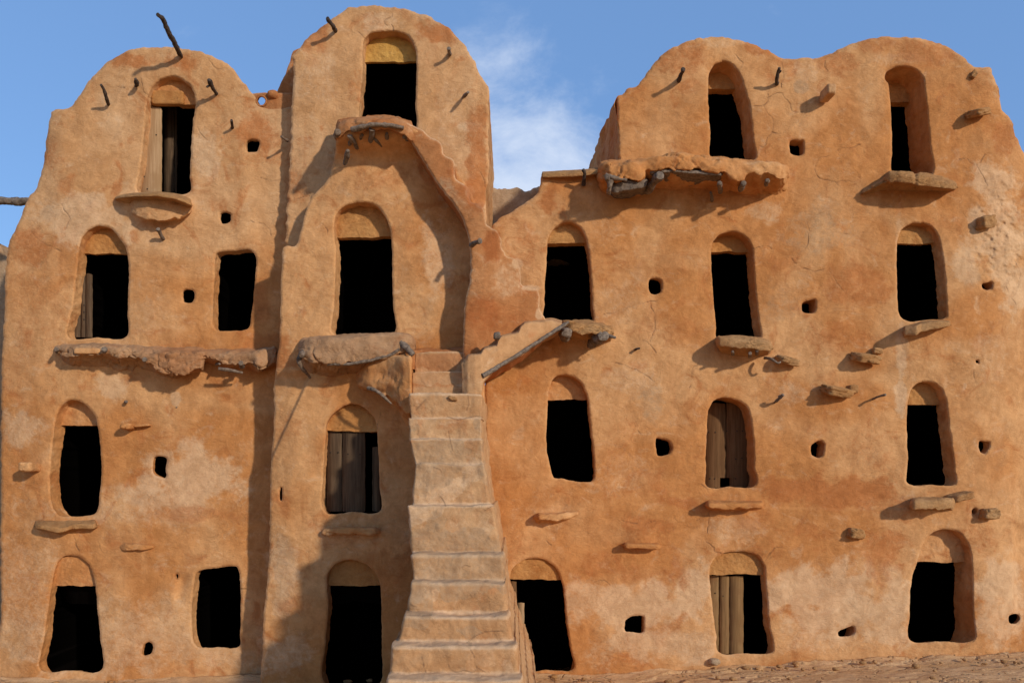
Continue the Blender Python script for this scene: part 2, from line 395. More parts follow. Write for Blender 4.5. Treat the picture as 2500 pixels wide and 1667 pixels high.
# ------------------------------------------------------------------ traced surface marks (photo pixels)
# kind 0 pale, 1 red, 2 grey
STAINS = [
 (190, 545, 130, 75, 0, .9), (60, 1045, 70, 55, 0, .7), (275, 945, 60, 38, 0, .9), (430, 975, 14, 22, 0, 1.), (470, 1165, 130, 95, 0, .85), (400, 1215, 160, 60, 0, .7),
 (330, 1250, 260, 45, 0, .45), (500, 370, 45, 70, 0, .7), (300, 1560, 380, 110, 0, .55), (60, 1450, 120, 200, 0, .45), (370, 760, 70, 90, 0, .3),
 (90, 600, 70, 60, 1, .7), (90, 760, 90, 110, 1, .35), (330, 145, 60, 25, 1, .8), (450, 155, 50, 25, 1, .7), (110, 370, 50, 60, 1, .5), (620, 320, 60, 70, 1, .75),
 (640, 860, 90, 60, 1, .8), (430, 850, 120, 30, 1, .45), (640, 730, 30, 90, 1, .7), (480, 1255, 130, 22, 1, .55), (270, 1100, 90, 90, 1, .25), (330, 1380, 90, 70, 1, .2), (300, 700, 30, 150, 0, .35),
 (410, 870, 330, 30, 1, .3), (40, 900, 60, 90, 1, .3),
 (760, 90, 60, 70, 1, .75), (1080, 80, 70, 35, 1, .85), (1165, 360, 30, 140, 1, .75), (1160, 470, 30, 60, 1, .9), (930, 60, 60, 35, 0, .6), (780, 170, 70, 90, 0, .45), (1100, 260, 40, 60, 0, .35), (1150, 310, 30, 14, 0, .9),
 (720, 460, 40, 40, 1, .5), (1060, 640, 45, 120, 0, .65), (1090, 470, 35, 60, 2, .5), (720, 700, 50, 120, 1, .2), (930, 430, 90, 40, 1, .45),
 (700, 1050, 45, 60, 1, .4), (690, 1420, 40, 130, 0, .65), (720, 1480, 45, 40, 1, .5), (860, 1300, 140, 50, 0, .3), (960, 1400, 60, 90, 1, .5), (690, 1600, 70, 70, 0, .6),
 # right block
 (1530, 200, 60, 60, 1, .45), (1640, 150, 70, 40, 1, .6), (1850, 115, 60, 22, 1, .7), (1780, 105, 60, 18, 0, .5), (1960, 175, 45, 35, 0, .5), (2040, 150, 60, 40, 1, .55), (2260, 130, 100, 35, 1, .6), (2150, 110, 80, 25, 1, .5), (2200, 145, 90, 20, 0, .45),
 (1950, 215, 22, 22, 2, .8), (2400, 190, 40, 60, 1, .35), (2460, 330, 40, 60, 1, .6), (2420, 450, 60, 60, 0, .95), (2450, 560, 75, 120, 0, 1.), (2360, 640, 45, 70, 0, .75), (2480, 700, 40, 90, 0, .9), (2390, 540, 28, 60, 0, .8),
 (1340, 490, 30, 35, 1, .9), (1480, 560, 60, 60, 0, .3), (1290, 590, 40, 50, 1, .5), (1850, 520, 70, 30, 0, .6), (2000, 560, 120, 70, 2, .45), (1900, 620, 70, 60, 1, .35), (2090, 690, 90, 70, 1, .65), (2060, 820, 110, 50, 1, .5), (1900, 740, 60, 60, 2, .35),
 (1600, 640, 70, 60, 1, .3), (1520, 720, 60, 90, 0, .35), (1640, 800, 90, 60, 1, .4), (1560, 930, 110, 50, 0, .45), (1590, 990, 40, 60, 2, .5), (2200, 900, 18, 120, 0, .85), (2195, 620, 12, 130, 0, .5),
 (1930, 960, 60, 40, 0, .5), (1500, 1150, 100, 60, 0, .35), (1500, 1080, 50, 80, 1, .25), (2120, 1080, 60, 80, 1, .3), (2420, 860, 60, 80, 0, .35),
 (1950, 1195, 110, 40, 1, 1.), (2080, 1200, 120, 45, 1, .95), (2180, 1240, 60, 60, 1, .5), (1650, 1225, 60, 22, 1, 1.), (1740, 1240, 90, 14, 1, .6), (1560, 1280, 80, 30, 1, .75), (1560, 1320, 60, 30, 1, .45),
 (1470, 1380, 60, 45, 1, .55), (1540, 1400, 50, 30, 1, .55), (1650, 1400, 40, 40, 1, .6), (1990, 1300, 70, 30, 1, .55), (2170, 1330, 60, 60, 1, .7), (2400, 1310, 60, 90, 1, .45), (1860, 1260, 60, 40, 1, .45), (2150, 1400, 30, 90, 1, .5),
 (1800, 1300, 90, 40, 0, .5), (1430, 1460, 90, 60, 0, .7), (1560, 1480, 140, 70, 0, .95), (1680, 1450, 60, 90, 0, .95), (1620, 1570, 190, 50, 0, .7), (1950, 1450, 90, 70, 0, 1.), (2070, 1480, 130, 95, 0, .95), (2180, 1480, 60, 110, 0, .8), (2000, 1560, 150, 50, 0, .5),
 (1262, 645, 14, 14, 0, 1.), (1292, 703, 26, 8, 0, 1.), (1316, 765, 12, 26, 0, 1.), (1146, 470, 12, 16, 0, .9), (1175, 503, 16, 8, 0, .9), (1240, 680, 50, 50, 0, .5), (1200, 600, 30, 40, 1, .9), (1100, 420, 25, 20, 1, .6), (1170, 760, 60, 50, 1, .7), (2430, 1420, 60, 90, 0, 1.), (2440, 1500, 70, 110, 0, .7), (1460, 1600, 60, 40, 0, .4), (1330, 1250, 90, 60, 0, .25),
]
CRACKS = [
 [(232,184),(240,190),(248,191)], [(505,140),(518,158),(530,168),(548,166)], [(247,204),(275,206),(290,214),(305,217)], [(357,130),(350,152),(342,175),(334,190)],
 [(345,192),(352,225),(365,232)], [(75,565),(100,590),(140,610),(165,625)], [(150,500),(160,515),(170,535),(158,560)], [(480,310),(488,322),(500,335),(515,355),(510,370)], [(575,1437),(600,1437),(612,1442)],
 [(620,430),(648,438),(670,442),(690,438)], [(610,540),(650,550),(662,575)], [(960,18),(958,40),(938,52),(945,62)], [(958,62),(960,78)], [(839,80),(862,73),(878,82),(892,96)], [(1064,340),(1080,352),(1092,365)],
 [(703,480),(730,484),(762,478)], [(870,530),(868,545)], [(786,545),(796,555),(800,570)], [(1160,395),(1180,440),(1186,470)],
 [(1788,130),(1800,138),(1808,148),(1815,158),(1803,170)], [(1830,262),(1845,259),(1866,257),(1876,240),(1872,232)], [(1863,257),(1868,268),(1884,290),(1887,312),(1884,325),(1876,334),(1868,352),(1867,372),(1872,400)], [(1886,324),(1900,328),(1920,332)],
 [(1852,356),(1866,358),(1870,350)], [(1875,238),(1905,226),(1918,240),(1930,255),(1932,272),(1962,272)], [(1964,275),(1952,300),(1948,345)],
 [(2100,352),(2075,362),(2055,362),(2020,382),(1998,388),(1991,408),(1996,432),(2025,440),(2042,446),(2047,458),(2056,468),(2045,488),(2015,515),(1985,530),(1970,542)], [(2042,446),(2060,440),(2085,446)],
 [(1970,542),(1974,560),(1971,600),(1955,615),(1946,634)], [(1934,632),(1948,648),(1985,662),(2020,658),(2042,690),(2062,715),(2076,735)], [(2052,570),(2090,574),(2110,566)], [(1387,497),(1383,520),(1388,541)],
 [(1386,541),(1390,520)], [(1711,868),(1705,885),(1690,902),(1686,945)], [(1470,768),(1510,760),(1560,740),(1600,735),(1620,722)], [(1588,740),(1600,790),(1586,838)], [(1480,880),(1520,890),(1560,905),(1598,932)], [(1560,830),(1585,838),(1600,860)],
 [(1728,1322),(1738,1330),(1745,1345),(1760,1350)], [(1712,1180),(1730,1200),(1732,1250),(1726,1300)], [(1868,1368),(1880,1350),(1892,1338),(1915,1334)], [(1838,608),(1870,600),(1885,606)], [(1555,1040),(1565,1065),(1570,1090)],
 [(2340,390),(2362,388),(2375,402),(2392,398),(2404,378),(2418,375)], [(2382,400),(2400,430),(2410,455)], [(2350,520),(2362,535),(2380,560)], [(2480,640),(2490,665),(2486,700)], [(2455,700),(2470,725),(2490,760)], [(2377,905),(2378,925),(2386,940)], [(2360,870),(2400,875),(2420,880)],
 [(930,1007),(918,1050)], [(1180,1040),(1186,1060)], [(2436,210),(2440,230),(2448,262)], [(1330,1315),(1345,1330)], [(1450,1420),(1475,1415),(1490,1430)], [(1910,145),(1912,175),(1908,215)], [(2013,150),(2015,165),(2022,175)], [(1735,92),(1748,100)],
 [(2256,100),(2258,118)], [(838,1340),(845,1335),(855,1345),(868,1342),(875,1355)], [(1090,1240),(1093,1268)], [(1520,1270),(1560,1278),(1600,1272)], [(1700,1270),(1720,1262)], [(240,1320),(246,1345),(260,1350)], [(178,1305),(186,1330),(192,1345)],
]

def poly_crack(U, V, du, dv):
    out = np.zeros(U.shape)
    for ci, c in enumerate(CRACKS):
        c = np.array(c, float)
        c = catmull(c, False, 6.0); c = c + np.stack([fbm(c[:,0]/7, c[:,1]/7, ci, 5, 2)*5, fbm(c[:,0]/7, c[:,1]/7, ci+.5, 9, 2)*5], 1)
        u0, u1 = c[:,0].min()-6, c[:,0].max()+6; v0, v1 = c[:,1].min()-6, c[:,1].max()+6
        a0 = max(0, int((u0-U[0,0])/du)); a1 = min(U.shape[1], int((u1-U[0,0])/du)+1); b0 = max(0, int((v0-V[0,0])/dv)); b1 = min(U.shape[0], int((v1-V[0,0])/dv)+1)
        if a1 <= a0 or b1 <= b0: continue
        u = U[b0:b1, a0:a1]; v = V[b0:b1, a0:a1]; dm = np.full(u.shape, 100.0)
        for (ax, ay), (bx, by) in zip(c[:-1], c[1:]):
            ex, ey = bx-ax, by-ay; t = np.clip(((u-ax)*ex+(v-ay)*ey)/(ex*ex+ey*ey+1e-9), 0, 1)
            dm = np.minimum(dm, (u-ax-t*ex)**2+(v-ay-t*ey)**2)
        wd = 0.95 + 1.1*vn(u/12, v/12, ci, 3)
        out[b0:b1, a0:a1] = np.maximum(out[b0:b1, a0:a1], np.exp(-dm/(wd*wd)) * np.clip(0.50+1.5*vn(u/16, v/16, ci, 4), .06, .95))
    return out

def stain_field(U, V):
    out = np.zeros(U.shape + (3,), np.float32)
    nz = fbm(U/40, V/40, 0.3, 77, 5, .55)
    for (cx, cy, rx, ry, k, a) in STAINS:
        q = np.sqrt(((U-cx)/rx)**2 + ((V-cy)/ry)**2)
        m = sstep(1.25, 0.45, q + nz*0.9) * a
        out[..., k] = np.maximum(out[..., k], m)
    return out

def relief(U, V, seed=0, k=1.0):
    """uneven hand-built wall, metres"""
    r = fbm(U/230, V/230, seed*.7, 11+seed, 3)*0.075 + fbm(U/48, V/40, seed*.7, 31+seed, 3)*0.018 + fbm(U/11, V/8, seed*.7, 51+seed, 3, .6)*0.0042
    return r * k

# ------------------------------------------------------------------ wall builder
RIMQ = 0.93; RIM = 1-math.sqrt(1-RIMQ**2)
class Wall:
    def __init__(s, outline, dep, seed=0, wob=1.0, k=1.0, r=7.0, holes=None, sharp=False):
        s.out = prep(outline, wob, seed+1) if not sharp else np.array(outline, float)
        s.depf = dep if callable(dep) else (lambda U, V, d=dep: d + 0*U)
        s.seed = seed; s.k = k; s.r = r; s.holes = []
    def df(s, U, V): return s.depf(U, V) + relief(U, V, s.seed, s.k)
    def build(s, name, mat, parent, step=2.0, back=3.5, cracks=True, extra=None, minback=None, rim=0.4, rimw=5.0):
        P = s.out; du = dv = step
        u = np.arange(P[:,0].min()-3*step, P[:,0].max()+3*step, step); v = np.arange(P[:,1].min()-3*step, P[:,1].max()+3*step, step)
        U, V = np.meshgrid(u, v)
        MG = 26.0
        d = sdf(U, V, P, du, dv, MG)
        hd = np.full(U.shape, 1e3)
        for h, hr in s.holes:
            q = -sdf(U, V, h, du, dv, MG)
            hd = np.minimum(hd, q)
        dd = np.minimum(d, hd)
        keep = (dd[:-1,:-1]>0)&(dd[1:,:-1]>0)&(dd[:-1,1:]>0)&(dd[1:,1:]>0)
        used = np.zeros(U.shape, bool); full = np.ones(U.shape, bool)
        used[:-1,:-1] |= keep; used[1:,:-1] |= keep; used[:-1,1:] |= keep; used[1:,1:] |= keep
        notk = ~keep
        full[:-1,:-1] &= keep; full[1:,:-1] &= keep; full[:-1,1:] &= keep; full[1:,1:] &= keep
        full[0,:]=full[-1,:]=False; full[:,0]=full[:,-1]=False
        bnd = used & ~full
        gy, gx = np.gradient(dd, dv, du)
        gl = np.sqrt(gx*gx+gy*gy)+1e-6
        sh = np.where(bnd, np.clip(dd, 0, 3.2*step), 0)
        U2 = U - gx/gl*sh; V2 = V - gy/gl*sh
        e = np.where(bnd, 0, dd)
        dep = s.df(U2, V2)
        r = s.r
        rr = np.where(hd < d, r*0.8, r)
        t = np.clip(e/rr, 0, 1)
        dep = dep - rr*S*(1-np.sqrt(np.clip(1-((1-t)*RIMQ)**2, 0, 1)))
        # plaster drawn a touch back toward the rims
        dep = dep - 0.010*np.exp(-np.clip(e,0,None)/14.0)
        ck = poly_crack(U2, V2, du, dv) if cracks else np.zeros(U.shape)
        dep = dep - ck*0.006
        if extra is not None: dep = dep + extra(U2, V2)
        Pw = W(U2, V2, dep)
        idx = -np.ones(U.shape, np.int64); idx[used] = np.arange(used.sum())
        f = np.stack([idx[:-1,:-1][keep], idx[1:,:-1][keep], idx[1:,1:][keep], idx[:-1,1:][keep]], -1)
        mb = MB(); st = stain_field(U2[used], V2[used])
        st[:,0] = np.maximum(st[:,0], (rim*np.exp(-np.clip(np.where(bnd, 0, d), 0, None)/rimw))[used])
        mb.add(Pw[used], f, 0, st, ck[used])
        # sides running back
        de = s.df(P[:,0], P[:,1]) - RIM*r*S*0.98 - 0.010
        F = W(P[:,0], P[:,1], de); 
        nrm = pnormals(P); F[:,0] -= nrm[:,0]*0.05*S; F[:,2] += nrm[:,1]*0.05*S
        nb = max(3, int(back/0.06)); rows = [F]
        bk = np.full(len(P), -back) if minback is None else np.full(len(P), minback)
        for i in range(1, nb+1):
            q = F.copy(); tt = i/nb; q[:,1] = F[:,1]*(1-tt) + (-bk)*tt if minback is not None else F[:,1] + back*tt
            a = (fbm(q[:,0]*4, q[:,1]*4, q[:,2]*4, s.seed+5, 3))*0.035*min(1, i/3)
            q[:,0] -= nrm[:,0]*np.abs(a); q[:,2] += nrm[:,1]*np.abs(a)
            rows.append(q)
        G = np.array(rows)
        mb.grid(G, 0, close_u=True)
        if minback is None and back > .5: mb.fan(G[-1], 0)
        return mb.build(name, mat, parent)

def opening(wall, pts, w, t=None, pyt=None, tmat=None, parent=None, name='doorway', seed=1, wob=1.1, mat=None, notch=None, roomd=2.0, roomk=1.25, arch=None):
    """cut an opening in the wall: jamb tube + dark room behind, optional infill under the arch"""
    P = prep(pts, wob, seed, 2.5); wall.holes.append((P, 0))
    c = P.mean(0); d0 = float(wall.df(np.array([c[0]]), np.array([c[1]]))[0])
    de = wall.df(P[:,0], P[:,1]); nrm = pnormals(P)
    Q = OR(P + nrm*0.08, de - RIM*wall.r*0.8*S - 0.010)
    mb = MB(); rows = []
    nr = 12
    y0 = de - RIM*wall.r*0.8*S*0.98 - 0.010
    for i in range(nr+1):
        tt = i/nr; y = y0*(1-tt) + (d0-w)*tt
        q = Q.copy()
        a = fbm(q[:,0]/14, q[:,1]/14, y*9, seed+3, 3)*3.2*min(1, i/3)
        q = q + nrm*(a+0.8*min(1, i/4))[:,None]
        if i:
            fl = sstep(Q[:,1].max()-12, Q[:,1].max()-3, Q[:,1]); q[:,1] += fl*(y0-y)*(max(0, Q[:,1].max()-HY)/D*1.15 + 1.5)
        rows.append(WO(q, y))
    mb.grid(np.array(rows), 0, close_u=True, flip=False)
    last = rows[-1]; cc = last.mean(0)
    def sc(k, y):
        q = last.copy(); q[:,0] = cc[0]+(q[:,0]-cc[0])*k; q[:,2] = cc[2]+(q[:,2]-cc[2])*(1+(k-1)*.5); q[:,1] = y
        if low and k > 1: q[:,2] -= low*sstep(cc[2]-.1, last[:,2].min(), last[:,2])
        return q
    low = 1.3 if (P[:,1].max() > HY+20 and roomd > 1) else 0.0
    yb = -(d0-w)
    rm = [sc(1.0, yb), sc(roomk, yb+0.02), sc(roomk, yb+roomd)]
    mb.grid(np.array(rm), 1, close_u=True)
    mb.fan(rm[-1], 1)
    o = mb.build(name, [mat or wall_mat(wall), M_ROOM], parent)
    info = dict(obj=o, P=P, Q=Q, d0=d0, w=w)
    if pyt is not None:
        dt = d0 - t; k = (D-dt)/D
        vt = HY + (pyt-HY)*k
        Qe = Q + nrm*4.0
        top = Qe[Qe[:,1] < vt]
        # keep contiguous ordering
        idx = np.where(Qe[:,1] < vt)[0]
        br = np.where(np.diff(idx) > 1)[0]
        if len(br): idx = np.concatenate([idx[br[0]+1:], idx[:br[0]+1]])
        top = Qe[idx]
        a, b = top[-1].copy(), top[0].copy()
        m = max(4, int(abs(a[0]-b[0])/3)); tt = np.linspace(0, 1, m+2)[1:-1]
        bot = a + (b-a)*tt[:,None]; bot[:,1] = vt + (fbm(bot[:,0]/9, bot[:,0]*0+seed, seed*1.3, seed, 3))*1.6 + vn(bot[:,0]/28, bot[:,0]*0+seed, 0, seed)*4
        if notch is not None:
            nx, nw, nh = notch; bx = HX+(nx-HX)*k
            bot[:,1] -= nh*np.clip(1-np.abs(bot[:,0]-bx)/nw, 0, 1)**0.8*(1+0.5*vn(bot[:,0]/4, bot[:,0]*0, 0, 5))
        poly = np.vstack([top, bot])
        st = 2.0
        u = np.arange(poly[:,0].min()-4, poly[:,0].max()+6, st); v = np.arange(poly[:,1].min()-4, poly[:,1].max()+8, st)
        U, V = np.meshgrid(u, v); d = sdf(U, V, poly, st, st, 14.0)
        keep = (d[:-1,:-1]>0)&(d[1:,:-1]>0)&(d[:-1,1:]>0)&(d[1:,1:]>0)
        used = np.zeros(U.shape, bool); full = np.ones(U.shape, bool)
        for sl in ((slice(None,-1),slice(None,-1)),(slice(1,None),slice(None,-1)),(slice(None,-1),slice(1,None)),(slice(1,None),slice(1,None))):
            used[sl] |= keep; full[sl] &= keep
        full[0,:]=full[-1,:]=False; full[:,0]=full[:,-1]=False
        bnd = used & ~full; gy, gx = np.gradient(d, st, st); gl = np.sqrt(gx*gx+gy*gy)+1e-6
        sh = np.where(bnd, np.clip(d, 0, 6), 0); U2 = U-gx/gl*sh; V2 = V-gy/gl*sh
        dep = dt + fbm(U2/30, V2/30, seed, seed, 3)*0.02 + fbm(U2/6, V2/6, seed, seed+9, 3)*0.009
        Pw = WO(np.stack([U2, V2], -1), 0*U2); Pw[...,1] = -dep
        ix = -np.ones(U.shape, np.int64); ix[used] = np.arange(used.sum())
        f = np.stack([ix[:-1,:-1][keep], ix[1:,:-1][keep], ix[1:,1:][keep], ix[:-1,1:][keep]], -1)
        tb = MB(); tb.add(Pw[used], f)
        th = min(0.16, max(0.05, w-t-0.01)); rws = []
        for i in range(5):
            q = poly.copy(); n2 = pnormals(poly); q -= n2*0.1
            yy = dt - th*i/4 + (fbm(q[:,0]/6, q[:,1]/6, seed, seed+9, 3)*0.009 - 0.001 if i == 0 else 0); rws.append(WO(q, 0*q[:,0]+yy))
        tb.grid(np.array(rws), 0, close_u=True)
        info['tymp'] = tb.build('arch_infill' , tmat or M_TY, o)
    return info

_wm = {}
def wall_mat(w): return _wm.get(id(w), M_PL)

# ------------------------------------------------------------------ small builders
def facet(G, cell, seed):
    """broken planar faces with grooves between them: returns (offset, groove)"""
    p = G/cell; ip = np.floor(p).astype(np.int64); f1 = np.full(G.shape[:-1], 9.); f2 = f1.copy(); off = np.zeros(G.shape[:-1])
    for a in (-1,0,1):
        for b in (-1,0,1):
            for c in (-1,0,1):
                q = ip+np.array([a,b,c]); h = [_h(q[...,0], q[...,1], q[...,2], seed+k) for k in range(7)]
                s = q+np.stack(h[:3], -1); dv = p-s; dd = np.sqrt((dv**2).sum(-1))
                o = (h[3]-.5)*.8 + ((np.stack(h[4:7], -1)-.5)*1.5*dv).sum(-1)
                cl = dd < f1
                f2 = np.where(cl, f1, np.minimum(f2, dd)); off = np.where(cl, o, off); f1 = np.where(cl, dd, f1)
    return off, sstep(.10, .0, f2-f1)

def stick(parent, pts, r, mat=None, name='wooden_peg', seed=1, taper=0.75, sides=10, flat=1.0, r_unit=True):
    """pts (px, py, dep); r in metres"""
    Pw = np.array([W(p[0], p[1], p[2]) for p in pts])
    L0 = np.concatenate([[0], np.cumsum(np.linalg.norm(np.diff(Pw, axis=0), axis=1))])
    n = max(6, int(L0[-1]/0.02)); tq = np.linspace(0, L0[-1], n)
    Cc = np.stack([np.interp(tq, L0, Pw[:,i]) for i in range(3)], 1)
    for _ in range(2): Cc[1:-1] = (Cc[:-2]+Cc[1:-1]*2+Cc[2:])/4
    T = np.gradient(Cc, axis=0); T /= np.linalg.norm(T, axis=1, keepdims=True)+1e-9
    up = np.array([0.0, 0.3, 1.0]) if abs(T[:,2]).mean() < .8 else np.array([1.0, .2, 0])
    A = np.cross(T, up); A /= np.linalg.norm(A, axis=1, keepdims=True)+1e-9; B = np.cross(T, A)
    th = np.arange(sides)/sides*2*np.pi
    rr = r*(1-(1-taper)*tq/L0[-1])
    ring = Cc[:,None,:] + rr[:,None,None]*(A[:,None,:]*np.cos(th)[None,:,None] + flat*B[:,None,:]*np.sin(th)[None,:,None])
    k = fbm(ring[...,0]*14+seed, ring[...,1]*14, ring[...,2]*14, seed, 3)*0.75
    ring = Cc[:,None,:] + (ring-Cc[:,None,:])*(1+k[...,None])
    mb = MB(); mb.grid(ring, 0, close_u=True)
    e = ring[-1].copy(); e2 = e.mean(0)+(e-e.mean(0))*.6+T[-1]*r*.15
    mb.grid(np.array([e, e2]), 0, close_u=True); mb.fan(e2, 0); mb.fan(ring[0], 0, True)
    return mb.build(name, mat or M_WD, parent)

def ledge(parent, st, base, mat=None, name='ledge', seed=1, rough=1.0, cap=True, sharp=False, fine=1.0, res=0.014, chips=1.0):
    """stations (px, front_top, front_bottom, wall_top, wall_bottom, dep_front); rear edge at depth base (float or callable px)"""
    st = np.array(st, float)
    pa = st[:,0]; n = max(8, int((pa[-1]-pa[0])*S/res)); xs = np.linspace(pa[0], pa[-1], n)
    def itp(col):
        return np.interp(xs, pa, st[:,col]) if sharp else np.interp(xs, pa, st[:,col])
    ft, fb, wt, wb, df_ = [itp(i) for i in (1,2,3,4,5)]
    if not sharp:
        ker = np.array([1,4,6,4,1])/16
        for arr in (ft, fb, wt, wb, df_):
            for _ in range(1):
                p = np.pad(arr, 2, mode='edge'); arr[:] = np.convolve(p, ker, 'valid')
    jag = fbm(xs/17.0, xs*0+seed, seed*.37, seed+60, 4, .5)
    fb = fb + jag*np.clip((fb-ft)*.30, 1.5, 9)*(0.5 if sharp else 1.0); ft = ft + fbm(xs/22., xs*0, seed, seed+61, 3)*2.5
    bs = base(xs) if callable(base) else np.full(n, base)
    if cap:
        e = np.clip(np.minimum(np.arange(n), np.arange(n)[::-1])/(0.05/res if not sharp else 1.5), 0, 1)
        e = np.sqrt(1-(1-e)**2)
    else: e = np.ones(n)
    rings = []
    for i in range(n):
        m = (ft[i]+fb[i])/2; hh = (fb[i]-ft[i])/2
        d = bs[i] + (df_[i]-bs[i])*(0.75+0.25*e[i]); b = bs[i]-0.06
        f0 = m-hh*e[i]; f1 = m+hh*e[i]
        w0 = m+(wt[i]-m)*(.3+.7*e[i]); w1 = m+(wb[i]-m)*(.3+.7*e[i])
        def pt(py, dep): return W(xs[i], py, dep)
        fb_ = f1; up = np.array([0, 0, 1.0])
        lip = pt(fb_, d-.01); th_ = max(.02, (f1-f0)*S)
        rc = min(.06, th_*.35)
        und = lip + np.array([0, .05, min(.018, th_*.2)]); wlow = pt(w1, b)
        mid = und*.45 + wlow*.55 + up*.012
        ctl = np.array([pt(w0, b), pt(w0*.5+f0*.5, (b+d)/2), pt(f0, d-rc), pt(f0, d-rc*.25)-up*rc*.35, pt(f0*.6+f1*.4, d), pt(f0*.2+f1*.8, d), lip, und, mid, wlow])
        seg = np.linalg.norm(np.diff(ctl, axis=0), axis=1); cum = np.concatenate([[0], np.cumsum(seg)])
        # same share of points on each span so that rings line up
        base_t = np.concatenate([np.linspace(k, k+1, m, endpoint=False) for k, m in enumerate([5, 6, 4, 4, 6, 5, 4, 6, 7])] + [[9.0]])
        ring = np.stack([np.interp(base_t, np.arange(10), ctl[:,k]) for k in range(3)], 1)
        for _ in range(1 if sharp else 2): ring[1:-1] = (ring[:-2]+2*ring[1:-1]+ring[2:])/4
        rings.append(ring)
    G = np.array(rings); nm = gnormals(G)
    a = fbm(G[...,0]*5+seed*3, G[...,1]*5, G[...,2]*7, seed, 3)*0.05 + fbm(G[...,0]*19, G[...,1]*19+seed, G[...,2]*24, seed+4, 3, .5)*0.009*fine
    wq = np.stack([fbm(G[...,0]*6, G[...,1]*6, G[...,2]*6, seed+20+k, 2) for k in range(3)], -1)*.10
    fo, gr = facet((G+wq)*np.array([.5, .9, 1.2]), 0.20, seed); fo2 = gr2 = 0.0
    patch = sstep(-.12, .18, fbm(G[...,0]*2.4+seed, G[...,1]*2, G[...,2]*2, seed+40, 2))
    low_ = sstep(0, 14, np.arange(G.shape[1]))[None,:]*.6+.4
    a = a*.8 + chips*patch*low_*(fo*.040) ; a = a - 0
    gv = chips*patch*low_*(gr*.022)
    sg = np.sign(np.median((nm*(G-G.mean((0,1)))).sum(-1))) or 1
    G = G + nm*(sg*(-np.abs(a*0)+a-gv)*rough)[...,None]
    mb = MB(); mb.grid(G, 0); mb.fan(G[0], 0); mb.fan(G[-1], 0, True)
    return mb.build(name, mat or M_PL, parent)

def rock(parent, px, py, dep, size, rot=(0,0,0), mat=None, name='stone', seed=1, box=3.2, rough=1.0):
    """irregular block, size in metres (w, d, h)"""
    n = 26
    th = np.linspace(0, np.pi, n); ph = np.arange(2*n)/(2*n)*2*np.pi
    Tt, Ph = np.meshgrid(th, ph, indexing='ij')
    X = np.sin(Tt)*np.cos(Ph); Y = np.sin(Tt)*np.sin(Ph); Z = np.cos(Tt)
    k = (np.abs(X)**box+np.abs(Y)**box+np.abs(Z)**box)**(-1/box)
    P = np.stack([X*k, Y*k, Z*k], -1)
    a = fbm(P[...,0]*1.3+seed*5, P[...,1]*1.3, P[...,2]*1.3+seed, seed, 4, .6)
    fo, gr = facet(P, .75, seed); P = P*(1+(0.16*rough*a+.20*rough*fo-.05*rough*gr)[...,None])
    P = P*np.array(size)/2
    from mathutils import Euler
    Rm = np.array(Euler(rot).to_matrix()); P = P@Rm.T + W(px, py, dep)
    mb = MB(); mb.grid(P, 0, close_u=True)
    return mb.build(name, mat or M_STONE, parent)

def board(mb, u0, u1, v0, v1, dep, th=0.03, seed=1, taper=0.0, topcut=None, lean=0.0):
    """one door board in facade-plane units, gently uneven edges"""
    n = max(6, int((v1-v0)/6)); v = np.linspace(v0, v1, n)
    l = u0+fbm(v/14, v*0, seed, seed, 2)*1.4; r = u1+fbm(v/14, v*0+4, seed, seed+2, 2)*1.4 - taper*(v-v0)/(v1-v0)
    rows = []
    for i in range(n):
        d = dep+lean*(i/n)
        rows.append([WO(np.array([l[i], v[i]]), d-th), WO(np.array([l[i]+.4, v[i]]), d), WO(np.array([(l[i]+r[i])/2, v[i]]), d+.003), WO(np.array([r[i]-.4, v[i]]), d), WO(np.array([r[i], v[i]]), d-th)])
    G = np.array(rows); sl = random.Random(seed).uniform(-1, 1)*.02
    G[0,:,2] += np.linspace(-sl, sl, 5); G[0,2,2] += .01
    mb.grid(G, 0); mb.fan(G[0], 0); mb.fan(G[-1], 0, True)

def nail(mb, u, v, dep, r=0.011, mi=1):
    c = WO(np.array([u, v]), dep); n = 8; th = np.arange(n)/n*2*np.pi; rows = []
    for k, y in ((1.0, 0), (0.8, -.006), (0.3, -.010)):
        rows.append(np.stack([c[0]+r*k*np.cos(th), np.full(n, c[1]+y), c[2]+r*k*np.sin(th)], 1))
    mb.grid(np.array(rows), mi, close_u=True); mb.fan(rows[-1], mi)

def door(info, u0, u1, v0, v1, inset, splits, mat, seed=1, nails=(), battens=()):
    """u,v in photo pixels at the door's own depth"""
    dep = info['d0']-inset; k = (D-dep)/D
    f = lambda u, v: (HX+(u-HX)*k, HY+(v-HY)*k)
    mb = MB(); e = [u0]+list(splits)+[u1]
    for i, (a, b) in enumerate(zip(e[:-1], e[1:])):
        p0 = f(a+.8, v0); p1 = f(b-.8, v1)
        board(mb, p0[0], p1[0], p0[1]+random.Random(seed+i).uniform(0, 3), p1[1], dep+random.Random(seed*3+i).uniform(-.006, .006), .03, seed+i)
    for (u, v) in nails: q = f(u, v); nail(mb, q[0], q[1], dep+.006)
    return mb.build('door', [mat, M_NAIL], info['obj'])

